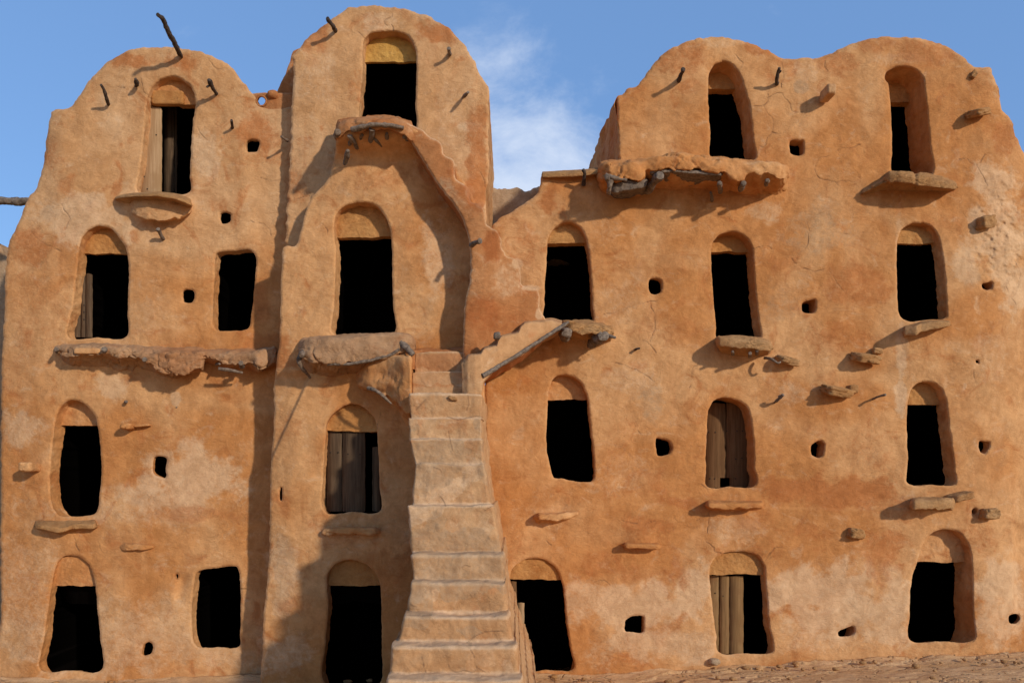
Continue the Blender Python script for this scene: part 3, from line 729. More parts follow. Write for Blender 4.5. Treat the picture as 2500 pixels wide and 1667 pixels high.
# ================================================================== GROUND
def ground():
    bx = np.array([-4000, -200, 300, 640, 1000, 1300, 1550, 1800, 2100, 2500, 2900, 6000.])
    bp_ = np.array([1660, 1662, 1662, 1660, 1655, 1646, 1640, 1622, 1600, 1578, 1568, 1560.])
    def axis(c, lo, hi, a, b, s):
        x = [c]; 
        mid = np.arange(a, b, s); l = [a]; q = s
        while l[-1] > lo: q *= 1.22; l.append(l[-1]-q)
        r = [b]; q = s
        while r[-1] < hi: q *= 1.22; r.append(r[-1]+q)
        return np.array(sorted(set(l[::-1]+list(mid)+r)))
    x = axis(0, -3000, 3000, -9.0, 9.5, 0.022); y = axis(0, -3000, 3000, -3.4, 0.6, 0.022)
    X, Y = np.meshgrid(x, y)
    px = HX + np.clip(X, -20, 20)/S
    base = ZC + (HY - np.interp(px, bx, bp_))*S
    near = np.exp(-np.hypot(X/40, Y/40))
    z = base*near + fbm(X*.5, Y*.5, 0, 3, 3)*0.10*near
    # thin broken rock layers running along the foot of the wall
    lay = fbm(X*0.9, Y*3.4, 2.2, 8, 4)*2.2 + X*0.25
    z = z + (lay-np.floor(lay)-0.5)**3*0.15*sstep(1.2, 2.6, X)*near
    z = z + fbm(X*5, Y*9, 0, 5, 4, .6)*0.016*near + fbm(X*18, Y*30, 0, 15, 3, .6)*0.004*near
    z = z - 0.10*sstep(0.0, 3.0, -Y-1)*near
    z = z + (.07+.10*fbm(X*2.2, X*0, 1, 6, 3))*np.exp(-np.clip(-Y, 0, 9)/.16)*near
    inx = sstep(-3.95, -3.75, X)*sstep(-0.35, -0.5, X)
    z = z - 1.8*near*sstep(-0.06, 0.12, Y+0.52*inx)*sstep(30, 20, np.hypot(X, Y))
    mb = MB(); mb.grid(np.stack([X, Y, z], -1), 0, flip=False)
    m, nt, b = newmat('rocky_ground'); g = NG(nt); pos = g.n('ShaderNodeNewGeometry').outputs['Position']
    n1 = g.noise(g.mapping(pos, (1, 3, 3)), 1.6, 6, .65, .5); col = g.mix(g.rng(n1, .4, .62), (0.58, 0.315, 0.135), (0.64, 0.375, 0.18))
    n2 = g.noise(g.mapping(pos, (2, 7, 7)), 3.0, 7, .7, .8); col = g.mix(g.rng(n2, .52, .7, 0, .8), col, (0.46, 0.235, 0.10))
    n3 = g.noise(pos, 45, 4, .7); col = g.mix(1.0, col, g.mix(g.rng(n3, .3, .7), (.86,.85,.84), (1.12,1.12,1.12)), 'MULTIPLY')
    wv = g.n('ShaderNodeVectorMath', operation='MULTIPLY_ADD'); nn = g.n('ShaderNodeTexNoise'); nn.inputs['Scale'].default_value = 2.5; nn.inputs['Detail'].default_value = 5
    g.l(pos, nn.inputs['Vector']); g.l(nn.outputs['Color'], wv.inputs[0]); wv.inputs[1].default_value = (.5,.5,.5); g.l(g.mapping(pos, (1.1, 3.6, 0.2)), wv.inputs[2])
    vo = g.n('ShaderNodeTexVoronoi', feature='DISTANCE_TO_EDGE'); vo.inputs['Scale'].default_value = 1.5; g.l(wv.outputs[0], vo.inputs['Vector'])
    ck = g.math('MULTIPLY', g.rng(vo.outputs['Distance'], 0.035, 0.0), g.rng(g.noise(pos, 1.1, 3), .42, .55))
    col = g.mix(g.math('MULTIPLY', ck, .5), col, (0.09, .05, .03)); g.l(col, b.inputs['Base Color'])
    h = g.math('ADD', g.math('MULTIPLY', n2, .025), g.math('MULTIPLY', n3, .006)); h = g.math('SUBTRACT', h, g.math('MULTIPLY', ck, .03))
    bp2 = g.n('ShaderNodeBump'); bp2.inputs['Strength'].default_value = .6; bp2.inputs['Distance'].default_value = 1.0; g.l(h, bp2.inputs['Height']); g.l(bp2.outputs[0], b.inputs['Normal'])
    o = mb.build('ground', m); o['kind'] = 'structure'; o['label'] = 'rocky sunlit ground with thin broken stone layers at the foot of the granaries'
    return o
ground()
def ground_z(x, y):
    bx = [-200, 300, 640, 1000, 1300, 1550, 1800, 2100, 2500, 2900]; bp_ = [1662, 1662, 1660, 1655, 1646, 1640, 1622, 1600, 1578, 1568]
    return (ZC + (HY - np.interp(HX+x/S, bx, bp_))*S)*math.exp(-abs(x)/40)
def pebbles():
    rg = random.Random(4); mb = MB(); n = 7
    th = np.linspace(0, np.pi, n); ph = np.arange(2*n)/(2*n)*2*np.pi; Tt, Ph = np.meshgrid(th, ph, indexing='ij')
    B = np.stack([np.sin(Tt)*np.cos(Ph), np.sin(Tt)*np.sin(Ph), np.cos(Tt)], -1)
    for i in range(420):
        x = rg.uniform(-8.5, 8.8); y = -0.08-abs(rg.gauss(0, .7)); r = .008+rg.random()**4*.045
        if -2.1 < x < .4: continue
        P = B*(1+.35*fbm(B[...,0]*1.5+i, B[...,1]*1.5, B[...,2]*1.5, i, 2)[...,None])*np.array([r*rg.uniform(.8, 1.5), r, r*.65])
        mb.grid(P+np.array([x, y, ground_z(x, y)+.012]), 0, close_u=True)
    o = mb.build('pebbles', M_STONE); o['kind'] = 'stuff'; o['label'] = 'scattered pebbles and crumbs of mud on the ground along the wall foot'; o['category'] = 'pebbles'
pebbles()

GRP = 'adobe granaries'
ls = rock(None, 1744, 1614, .10, (.17, .16, .11), (0, .1, .3), M_BACK, 'loose_stone', 77, 2.6, .7)
ls['label'] = 'small dark rounded stone lying at the wall foot below the doorway with pale boards'; ls['category'] = 'stone'
# ================================================================== LEFT GRANARY
GA = empty('granary', 'left mud-plastered granary with one rounded top, a long stick jutting above its roof', 'granary', group=GRP)
A_OUT = [(123,282),(126,272),(143,267),(171,264),(186,246),(200,225),(211,207),(232,182),(250,164),(279,143),(307,127),(339,118),(375,116),(411,116),(457,121),(493,127),(518,138),(550,152),(571,171),(589,196),(607,218),(622,238),(634,256),(650,263),(690,264),(720,266),
         (720,500),(720,900),(720,1300),(720,1700),(500,1710),(200,1710),(4,1710),(3,1500),(2,1330),(3,1200),(3,1000),(4,890),(8,830),(11,760),(13,690),(15,640),(24,592),(38,562),(50,535),(60,505),(72,480),(88,462),(99,432),(108,392),(113,352),(118,315)]
def dA(U, V):
    d = 0.0*U
    d = d - 0.10*sstep(130, 0, U)*sstep(300, 900, V)*1.0 - 0.22*sstep(160, 90, U)*sstep(700, 250, V)*0.4
    d = d - 0.05*sstep(585, 660, U)                       # soft hollow towards the tall granary
    d = d + 0.10*sstep(1050, 1660, V)*sstep(700, 300, U)  # battered foot
    d = d + 0.05*np.exp(-((V-1292)/14.0)**2)*0.0
    # rounded bulge under the little top platform
    d = d + 0.13*np.exp(-(((U-395)/70)**4)) * sstep(548, 500, V) * sstep(470, 500, V)
    # shallow washed-out gullies
    d = d - 0.05*np.exp(-((U-432+0.18*(V-1500))/14)**2)*sstep(1390, 1420, V)*sstep(1480, 1455, V)
    # plaster coat ending in a lip
    d = d + 0.004*sstep(1302, 1288, V + 26*vn(U/60, U*0, 0, 3))
    # raised mouldings round the arched doors
    return d
A = Wall(A_OUT, dA, seed=1, wob=2.3)
_wm[id(A)] = M_UP
def lip(d, pts, w=9, h=0.02): return d

a1 = opening(A, [(337,468),(342,420),(350,350),(356,290),(358,250),(370,216),(388,197),(411,189),(436,190),(461,208),(475,230),(478,257),(472,293),(467,357),(464,428),(461,470),(400,474)], 0.30, 0.177, 256, M_PL, GA, seed=3, notch=(407, 30, 20), roomd=1.8)
rock(a1['obj'], 411, 241, -.15, (.52,.10,.22), (0,0,0), M_TY, seed=301, box=9, rough=.12, name='broken_infill')
a2 = opening(A, [(168,822),(178,750),(188,665),(194,605),(201,580),(218,561),(243,551),(271,559),(293,583),(309,611),(314,643),(315,662),(313,714),(312,768),(308,823),(240,824)], 0.26, 0.191, 620, M_TY, GA, seed=4)
a3 = opening(A, [(527,622),(540,615),(575,612),(607,610),(618,617),(626,632),(622,696),(616,750),(610,795),(603,804),(564,808),(530,806),(521,795),(521,750),(524,679)], 0.22, parent=GA, seed=5)
a4 = opening(A, [(142,1256),(128,1235),(122,1180),(127,1100),(133,1045),(141,1008),(156,985),(175,976),(200,982),(222,1000),(236,1025),(243,1070),(247,1110),(248,1162),(243,1204),(235,1250),(204,1260),(165,1260)], 0.27, 0.177, 1039, M_PL, GA, seed=6)
a5 = opening(A, [(100,1634),(108,1560),(117,1490),(128,1420),(140,1375),(155,1359),(172,1354),(196,1359),(219,1380),(232,1420),(238,1489),(245,1560),(247,1634),(170,1635)], 0.20, 0.140, 1430, M_PL, GA, seed=7)
a6 = opening(A, [(478,1402),(487,1392),(530,1386),(576,1383),(585,1404),(588,1489),(586,1540),(583,1577),(530,1579),(483,1578),(472,1560),(468,1500),(471,1450)], 0.17, parent=GA, seed=8)
VENTA = [([(603,345),(616,341),(631,345),(632,360),(628,371),(610,373),(603,368)], .10), ([(538,523),(550,519),(562,523),(563,538),(554,545),(541,544)], .07),
         ([(448,710),(460,708),(473,711),(474,728),(468,738),(450,738),(446,728)], .06), ([(377,1116),(393,1113),(407,1118),(406,1140),(403,1165),(388,1164),(377,1158),(374,1135)], .12),
         ([(351,1575),(362,1566),(372,1570),(374,1585),(368,1595),(351,1597)], .08), ([(428,1402),(434,1401),(436,1409),(431,1414),(428,1410)], .08)]
for i, (p, d_) in enumerate(VENTA):
    opening(A, p, d_, parent=GA, name='vent_hole', seed=20+i, wob=1.6, roomd=.8, roomk=1.5)
A.build('wall', M_UP, GA, back=3.5)

# doors of the left granary
door(a1, 336, 394, 262, 472, 0.20, [], M_LEAF, 3, nails=[(345,455),(360,462),(352,432),(382,330)])
door(a1, 399, 431, 262, 474, 0.70, [424], M_DG, 4)
door(a2, 176, 224, 668, 823, 0.24, [196, 208], M_DG, 5, nails=[(206,745),(206,762),(206,780)])

# ledges of the left granary
ledge(GA, [(279,484,487,478,492,.08),(292,479,484,474,500,.20),(312,475,482,471,508,.30),(345,473,480,469,512,.38),(385,472,480,468,512,.42),(425,479,487,472,512,.42),(455,489,497,477,512,.38),(468,497,503,482,512,.32)], -.06, M_STONE, seed=31, rough=.22, sharp=True, name='stone_ledge')
ledge(GA, [(316,488,512,484,518,.08),(330,484,526,482,534,.17),(360,482,538,480,550,.22),(400,482,541,480,552,.22),(440,486,532,482,546,.19),(468,492,516,486,526,.10)], -.06, M_UP, seed=231, rough=.4, name='corbel')
ledge(GA, [(133,850,858,838,880,.16),(150,850,872,838,896,.26),(178,846,870,838,905,.34),(205,846,868,838,905,.36),(240,845,866,838,908,.38),(262,845,864,836,905,.38),(300,848,872,838,910,.38),(345,852,878,840,912,.40),(365,856,885,844,915,.42),(376,858,903,844,915,.44),(400,860,912,846,920,.44),(450,858,912,846,918,.44),(492,862,903,848,914,.40),(500,862,878,848,898,.34),(535,860,880,848,902,.34),(545,862,892,848,905,.34),(590,860,886,848,905,.34),(612,862,892,850,912,.38),(628,860,908,850,915,.42),(650,850,902,848,908,.36),(676,842,880,845,890,.2)],
      -.03, M_LG, seed=32, rough=1.25, name='plaster_ledge')
stick(GA, [(255,866,.1),(255,852,.46)], .042, M_WB, 'beam_end', 3, .95)
stick(GA, [(140,858,.05),(136,852,.30)], .035, M_WB, 'beam_end', 4, .9)
stick(GA, [(362,880,.25),(352,878,.47)], .036, M_WB, 'beam_end', 5, .9)
stick(GA, [(592,895,.3),(588,886,.44)], .036, M_WB, 'beam_end', 6, .9)
stick(GA, [(528,890,.1),(536,888,.36)], .018, M_WG, 'beam_end', 7, .9)
stick(GA, [(534,900,.40),(560,903,.38),(592,910,.30)], .028, M_WG, 'driftwood_piece', 8, .7)
rock(GA, 214, 857, .36, (.40,.06,.09), mat=M_PL, name='ledge_block', seed=9, box=6, rough=.25)
ledge(GA, [(84,1280,1288,1262,1298,.16),(100,1281,1292,1262,1304,.24),(140,1286,1300,1264,1312,.26),(160,1285,1298,1264,1312,.24),(175,1280,1292,1264,1308,.20),(230,1276,1290,1262,1300,.17),(236,1278,1286,1266,1295,.12)], -.05, M_STONE, seed=33, rough=.3, sharp=True, name='stone_ledge')
ledge(GA, [(292,1332,1340,1326,1346,.07),(305,1326,1344,1322,1350,.14),(350,1328,1344,1322,1348,.14),(378,1330,1338,1326,1344,.08)], -.02, M_PL, seed=34, rough=.35, name='plaster_ledge')
rock(GA, 72, 1140, .10, (.20,.30,.15), (0,0,.1), M_PL, seed=41, box=5, rough=.4, name='projecting_stone')
rock(GA, 313, 1041, .08, (.17,.26,.10), (0,0,.1), M_PL, seed=42, box=4, rough=.5, name='projecting_stone')
rock(GA, 348, 1039, .05, (.26,.10,.035), (0,-.08,0), M_PL, seed=43, box=6, rough=.3, name='projecting_stone')
# wooden pegs
stick(GA, [(445,140,-.1),(441,134,.05),(431,118,.22),(424,100,.34),(412,78,.50),(403,60,.60),(396,44,.70),(386,38,.80)], .040, M_WD, 'long_stick', 11, .85)
stick(GA, [(268,260,-.1),(264,252,.06),(259,236,.18),(254,220,.26),(247,207,.34)], .024, M_WD, seed=12, taper=.85)
stick(GA, [(334,214,-.1),(334,206,.10),(331,193,.22)], .030, M_WD, seed=13, taper=.9)
stick(GA, [(533,235,-.1),(526,227,.06),(517,212,.22),(511,196,.34)], .026, M_WD, seed=14, taper=1.3)
stick(GA, [(514,208,.20),(505,213,.30)], .016, M_WD, 'peg_fork', seed=15)
stick(GA, [(568,318,-.1),(567,308,.08),(565,294,.20)], .024, M_WD, seed=16, taper=.8)
stick(GA, [(400,590,-.1),(396,580,.06),(390,568,.14),(386,559,.22)], .032, M_WB, seed=17, taper=1.05)
stick(GA, [(306,984,-.1),(308,980,.09)], .024, M_WB, seed=18, taper=.9)
stick(GA, [(431,996,-.1),(431,994,.03)], .014, M_WB, seed=19, taper=.9)
# pole lying out over the roof edge, cut by the photo's left border
stick(GA, [(100,494,-.55),(66,492,-.5),(30,491,-.5),(-20,489,-.45),(-260,484,-.4)], .066, M_WB, 'roof_pole', 21, .9, sides=14)

# ================================================================== LINK WALL with a see-through hole
GL = empty('parapet', 'small low parapet with a round see-through hole between left and tall granaries', 'parapet wall')
LW = Wall([(600,232),(622,228),(640,227),(668,228),(700,228),(735,228),(735,290),(600,290)], -0.10, seed=6, wob=1.0, r=3)
Pp = prep([(628,246),(632,237),(639,234),(646,239),(649,248),(646,257),(637,260),(630,255)], .4, 3, 2)
LW.holes.append((Pp, 0))
de = LW.df(Pp[:,0], Pp[:,1])
mb = MB(); rows = []
for i in range(6): rows.append(WO(OR(Pp + pnormals(Pp)*.3, de-.01), de - .01 - .04*i/5))
mb.grid(np.array(rows), 0, close_u=True); mb.build('round_hole', M_PK, GL)
LW.build('wall', M_PK, GL, back=0.05, cracks=False)
# clay ring round the hole
th = np.linspace(0, 2*np.pi, 30)
stick(GL, [(638+12.5*math.cos(t), 247+13*math.sin(t), -.07) for t in th], .016, M_PK, 'hole_rim', 31, 1.0)
rock(GL, 667, 234, -.10, (.17,.20,.14), (0,0,.2), M_PK, seed=45, box=2.5, rough=.4, name='stone')

# ================================================================== TALL GRANARY
GB = empty('granary', 'tallest mud-plastered granary with a yellow-topped doorway, standing behind the stairs', 'granary', group=GRP)
T_OUT = [(698,560),(699,543),(703,482),(707,393),(711,286),(717,200),(718,179),(714,154),(716,134),(723,124),(754,93),(786,68),(814,46),(836,29),(850,21),(871,19),(907,14),(943,17),(979,21),(1011,29),(1046,41),(1071,55),(1100,75),(1125,100),(1143,125),(1157,146),(1168,171),(1179,196),(1191,209),(1193,250),(1193,321),(1192,429),(1189,464),(1186,500),(1188,600),(1188,760),(1006,760),(990,560),(975,462),(800,462),(783,560),(768,650),(697,650),(697,610)]
def dT(U, V):
    d = 0.22 + 0*U
    d = d - 0.10*sstep(150, 20, V) - 0.03*sstep(1150, 1193, U)
    return d
T = Wall(T_OUT, dT, seed=2, wob=2.6); _wm[id(T)] = M_UP
b1 = opening(T, [(880,300),(881,230),(885,170),(886,110),(891,94),(905,83),(932,77),(975,79),(998,90),(1010,106),(1016,125),(1017,165),(1016,214),(1014,260),(1012,318),(940,320)], 0.30, 0.240, 152, M_TYY, GB, seed=11, roomd=1.6)
T.build('upper_wall', M_UP, GB, back=3.0)
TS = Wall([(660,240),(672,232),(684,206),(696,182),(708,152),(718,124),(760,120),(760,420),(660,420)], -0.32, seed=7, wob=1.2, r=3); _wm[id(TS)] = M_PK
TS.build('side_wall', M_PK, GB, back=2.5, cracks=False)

F_OUT = [(689,618),(692,606),(702,601),(718,602),(726,592),(732,572),(742,535),(756,492),(775,468),(797,445),(808,425),(815,395),(819,365),(822,340),(832,322),(860,306),(900,300),(960,298),(1010,310),(1060,345),(1100,400),(1150,470),(1180,560),(1182,700),(1182,1000),(1182,1400),(1182,1710),(900,1712),(640,1712),(636,1667),(641,1580),(644,1500),(652,1420),(657,1350),(659,1250),(661,1130),(667,1060),(670,1000),(668,950),(674,900),(677,870),(682,840),(684,790),(686,700)]
def dF(U, V):
    d = 0.62 + 0*U
    d = d + 0.40*sstep(405, 318, V)**1.3
    d = d + 0.05*sstep(1050, 1660, V)
    # splayed pier at the foot, left of the doors
    xl = 755 - (V-920)*0.46
    d = d - 0.07*sstep(xl+3, xl-5, U)*sstep(900, 930, V)*sstep(1250, 1120, V)
    # left edge curving away
    d = d - 0.06*sstep(720, 655, U)*sstep(800, 900, V)
    # mouth of the shallow arch hollow on the right of the middle doorway
    d = d - 0.05*sstep(1040, 1110, U)*sstep(420, 600, V)*sstep(860, 800, V)
    return d
F = Wall(F_OUT, dF, seed=3, wob=1.6, r=6)
b2 = opening(F, [(814,814),(816,750),(818,680),(820,607),(815,565),(818,532),(830,512),(850,500),(880,494),(908,498),(930,513),(944,536),(952,560),(957,600),(958,679),(960,750),(962,812),(890,814)], 0.34, 0.218, 579, M_TY, GB, seed=12)
b3 = opening(F, [(792,1248),(790,1149),(794,1080),(796,1045),(803,1022),(821,1003),(840,990),(857,986),(880,989),(900,1003),(915,1022),(921,1055),(925,1128),(927,1190),(927,1247),(860,1249)], 0.35, 0.110, 1052, M_TY, GB, seed=13)
b4 = opening(F, [(792,1664),(794,1574),(801,1480),(797,1430),(800,1400),(815,1380),(835,1369),(857,1365),(880,1370),(902,1382),(919,1400),(929,1430),(932,1510),(932,1595),(928,1664),(860,1668)], 0.28, 0.191, 1428, M_TY, GB, seed=14)
opening(F, [(684,1190),(688,1189),(689,1210),(686,1222),(683,1210)], .06, parent=GB, name='vent_hole', seed=15, wob=.3, roomd=.3)
F.build('lower_wall', M_PL, GB, back=0.7, minback=-0.05)
door(b3, 796, 892, 1054, 1248, 0.17, [835], M_DG, 7, nails=[(807,1104),(826,1104),(850,1108),(879,1109)])
door(b3, 908, 930, 1090, 1248, 0.26, [], M_DG, 9)
# pegs and ledges
stick(GB, [(821,80,.05),(816,70,.30),(807,56,.44),(799,46,.52)], .034, M_WD, seed=41, taper=.8)
stick(GB, [(1097,138,.05),(1097,130,.32),(1095,119,.42)], .030, M_WB, seed=42, taper=.95)
stick(GB, [(1128,241,.05),(1133,235,.32),(1143,226,.46)], .026, M_WB, seed=43, taper=.9)
stick(GB, [(702,344,.1),(694,339,.22),(687,334,.3)], .022, M_WG, seed=44)
ledge(GB, [(728,846,862,826,880,.85),(742,830,878,822,905,1.0),(760,826,884,820,915,1.08),(800,824,888,818,925,1.12),(850,822,888,816,920,1.12),(900,818,880,814,912,1.12),(950,814,872,812,905,1.10),(985,813,862,812,900,1.08),(1006,822,862,815,900,1.0),(1014,834,858,820,890,.9)], .6, M_LG, seed=51, rough=1.0, name='plaster_ledge')
stick(GB, [(980,838,1.05),(996,850,1.12),(1008,866,1.12)], .055, M_WG, 'beam_end', 52, .8)
stick(GB, [(745,856,.9),(735,868,1.10)], .045, M_WG, 'beam_end', 53, .9)
stick(GB, [(738,862,.90),(728,880,.98),(735,895,.92),(746,909,.80),(757,922,.66)], .040, M_WG, 'driftwood_piece', 54, .45)
stick(GB, [(800,888,1.06),(850,889,1.09),(905,880,1.10),(955,866,1.10),(975,852,1.10)], .024, M_WG, 'edge_branch', 55, .9)
ledge(GB, [(784,1296,1303,1290,1310,.72),(800,1290,1306,1286,1314,.76),(850,1287,1304,1284,1312,.76),(865,1288,1304,1284,1312,.80),(915,1288,1304,1284,1310,.80),(928,1292,1300,1286,1306,.74)], .6, M_PL, seed=56, rough=.5, name='plaster_ledge')
# top landing over its corbel of sticks
ledge(GB, [(818,322,345,300,352,.92),(826,306,338,294,350,1.02),(850,296,325,288,345,1.10),(890,292,318,284,342,1.16),(930,289,316,282,340,1.18),(960,290,322,284,342,1.16),(990,300,335,290,348,1.14),(1010,316,345,296,356,1.08)], .5, M_PK, seed=57, rough=.9, name='landing')
stick(GB, [(858,318,1.14),(885,309,1.20),(915,305,1.22),(950,305,1.21),(985,312,1.17)], .036, M_WG, 'edge_branch', 58, .8)
stick(GB, [(822,330,.95),(824,322,1.12)], .05, M_WG, 'beam_end', 59, .95)
for i, (p, r, t) in enumerate([([(852,356,.80),(858,344,1.0),(852,333,1.1)], .030, 1), ([(872,362,.80),(864,345,1.0),(856,332,1.08)], .028, 1), ([(905,345,.95),(908,330,1.08),(908,315,1.16)], .034, 1.2),
                              ([(932,356,.82),(922,346,.92),(912,338,1.0)], .024, 1), ([(945,338,.95),(944,326,1.08)], .026, 1), ([(996,340,.95),(990,326,1.1)], .040, 1), ([(1004,345,.85),(985,334,1.05)], .026, 1),
                              ([(842,400,.72),(848,382,.86),(850,368,.95)], .034, 1.0), ([(880,342,.92),(884,330,1.06)], .022, 1)]):
    stick(GB, p, r, M_WB if i % 2 else M_WG, 'beam_end', 60+i, t)
# twisted corbel between ledge and stairs, with a branch under it
ledge(GB, [(868,925,936,915,945,.72),(880,905,948,895,952,.86),(898,885,954,880,958,.96),(920,870,958,868,962,1.0),(945,866,972,864,978,1.06),(965,866,985,864,1000,1.16),(985,866,1002,864,1030,1.26),(1008,866,1012,864,1060,1.32)], .55, M_PL, seed=71, rough=1.3, name='corbel')
stick(GB, [(900,947,1.06),(915,952,1.14),(932,963,1.16),(955,985,1.10)], .030, M_WG, 'driftwood_piece', 72, .5)

# ================================================================== RIGHT GRANARY
GR = empty('granary', 'wide right-hand mud granary block with two rounded tops side by side', 'granary', group=GRP)
R_OUT = [(1186,580),(1205,548),(1221,533),(1246,519),(1271,501),(1298,484),(1312,472),(1318,450),(1322,430),(1326,424),(1379,421),(1432,415),(1470,412),(1500,410),(1509,400),(1509,340),(1507,286),(1505,240),(1508,233),(1521,231),(1532,218),(1554,211),(1571,193),(1586,168),(1607,143),(1629,125),(1650,114),(1679,102),(1711,95),(1739,90),(1771,93),(1800,98),(1836,107),(1860,117),(1882,128),(1911,142),(1943,144),(1971,142),(2004,142),(2029,132),(2057,116),(2086,105),(2121,96),(2157,91),(2193,91),(2236,92),(2264,98),(2300,109),(2329,125),(2357,146),(2375,162),(2388,166),(2416,167),(2424,182),(2436,211),(2443,257),(2454,279),(2468,293),(2479,329),(2493,361),(2505,385),(2528,440),(2565,600),(2590,900),(2610,1300),(2620,1710),(2000,1712),(1500,1712),(1184,1710),(1184,1300),(1184,900),(1184,700)]
def dR(U, V):
    d = 0.0*U
    d = d + 0.05*sstep(1250, 1640, V)
    d = d + 0.03*sstep(1245, 1237, V+8*vn(U/50, U*0, 0, 3))*sstep(1700, 1780, U)*sstep(2240, 2180, U)*-1
    d = d - 0.25*sstep(2380, 2560, U)**1.5*1.2
    # flat plastered cone above the little slab
    d = d + 0.10*np.exp(-(((U-1560)/40)**2))*sstep(1262, 1320, V)*sstep(1332, 1326, V)
    # rough stone showing through the plaster
    rough = np.exp(-(((U-2455)/75)**2+((V-570)/150)**2)**2)
    d = d + rough*fbm(U/16, V/13, 1, 91, 3, .6)*0.05
    # jamb step on the right edge
    d = d - 0.10*sstep(2470, 2484, U)*sstep(1270, 1300, V)*sstep(1530, 1505, V)
    # damp plaster collar
    d = d + 0.006*sstep(1425+20*vn(U/90, U*0, 2, 8), 1440+20*vn(U/90, U*0, 2, 8), V)
    return d
R = Wall(R_OUT, dR, seed=4, wob=3.0)
r1 = opening(R, [(1329,782),(1329,740),(1330,696),(1334,640),(1336,595),(1341,575),(1354,556),(1370,545),(1386,542),(1402,546),(1417,557),(1429,577),(1435,604),(1440,640),(1443,679),(1446,740),(1445,790),(1390,790)], 0.32, 0.150, 594, M_TY, GR, seed=21)
r2 = opening(R, [(1352,1166),(1343,1135),(1336,1106),(1334,1064),(1337,1000),(1339,957),(1346,932),(1357,920),(1370,915),(1400,920),(1421,938),(1434,972),(1439,1010),(1443,1054),(1447,1085),(1450,1130),(1448,1172),(1422,1176),(1396,1173),(1372,1168)], 0.25, 0.190, 975, M_PL, GR, seed=22)
r3 = opening(R, [(1245,1630),(1244,1500),(1245,1413),(1249,1392),(1260,1377),(1278,1366),(1302,1362),(1326,1365),(1346,1376),(1360,1392),(1369,1415),(1376,1440),(1380,1490),(1386,1540),(1393,1585),(1399,1632),(1340,1634)], 0.28, 0.137, 1414, M_TY, GR, seed=23)
r4 = opening(R, [(1736,384),(1734,330),(1731,290),(1729,230),(1730,190),(1735,170),(1746,157),(1768,152),(1787,159),(1800,174),(1811,197),(1820,225),(1829,257),(1834,300),(1839,345),(1844,388),(1790,390)], 0.48, 0.312, 217, M_TY, GR, seed=24, roomd=1.5)
r5 = opening(R, [(1751,824),(1748,796),(1745,768),(1740,710),(1737,661),(1736,614),(1740,592),(1757,573),(1771,568),(1790,566),(1814,575),(1828,588),(1836,606),(1839,640),(1843,696),(1848,750),(1853,790),(1855,824),(1800,826)], 0.33, 0.204, 615, M_TY, GR, seed=25)
r6 = opening(R, [(1727,1187),(1724,1145),(1723,1106),(1726,1050),(1728,1004),(1740,981),(1761,971),(1789,973),(1814,985),(1828,1002),(1835,1036),(1840,1085),(1841,1140),(1842,1186),(1785,1188)], .50, parent=GR, seed=26)
r7 = opening(R, [(1756,1592),(1748,1545),(1742,1500),(1735,1440),(1732,1400),(1736,1376),(1748,1360),(1770,1349),(1804,1345),(1832,1349),(1852,1360),(1864,1376),(1868,1400),(1870,1440),(1874,1490),(1877,1532),(1886,1560),(1884,1592),(1820,1594)], 0.26, 0.123, 1402, M_TY, GR, seed=27)
r8 = opening(R, [(2179,420),(2178,370),(2177,321),(2174,257),(2170,215),(2168,203),(2160,194),(2160,184),(2166,174),(2180,167),(2207,164),(2232,169),(2247,181),(2255,196),(2257,214),(2262,260),(2266,304),(2271,360),(2276,424),(2225,426)], 0.59, 0.447, 250, M_TY, GR, seed=28, roomd=1.5, wob=.8)
r9 = opening(R, [(2221,785),(2205,779),(2196,770),(2192,750),(2190,700),(2189,643),(2190,595),(2196,570),(2207,555),(2229,545),(2257,546),(2278,559),(2290,578),(2297,605),(2303,645),(2308,690),(2311,743),(2308,775),(2265,781)], 0.27, 0.191, 595, M_TY, GR, seed=29)
r10 = opening(R, [(2217,1180),(2216,1130),(2215,1085),(2214,1040),(2216,989),(2220,961),(2234,940),(2254,931),(2279,936),(2299,952),(2310,979),(2315,1020),(2319,1060),(2325,1106),(2329,1145),(2331,1182),(2275,1183)], 0.32, 0.231, 987, M_TY, GR, seed=30)
r11 = opening(R, [(2222,1562),(2221,1500),(2222,1447),(2228,1405),(2238,1375),(2246,1345),(2258,1318),(2278,1299),(2302,1291),(2336,1297),(2358,1318),(2370,1350),(2373,1400),(2374,1450),(2375,1500),(2376,1562),(2300,1564)], 0.50, 0.231, 1372, M_PL, GR, seed=31)
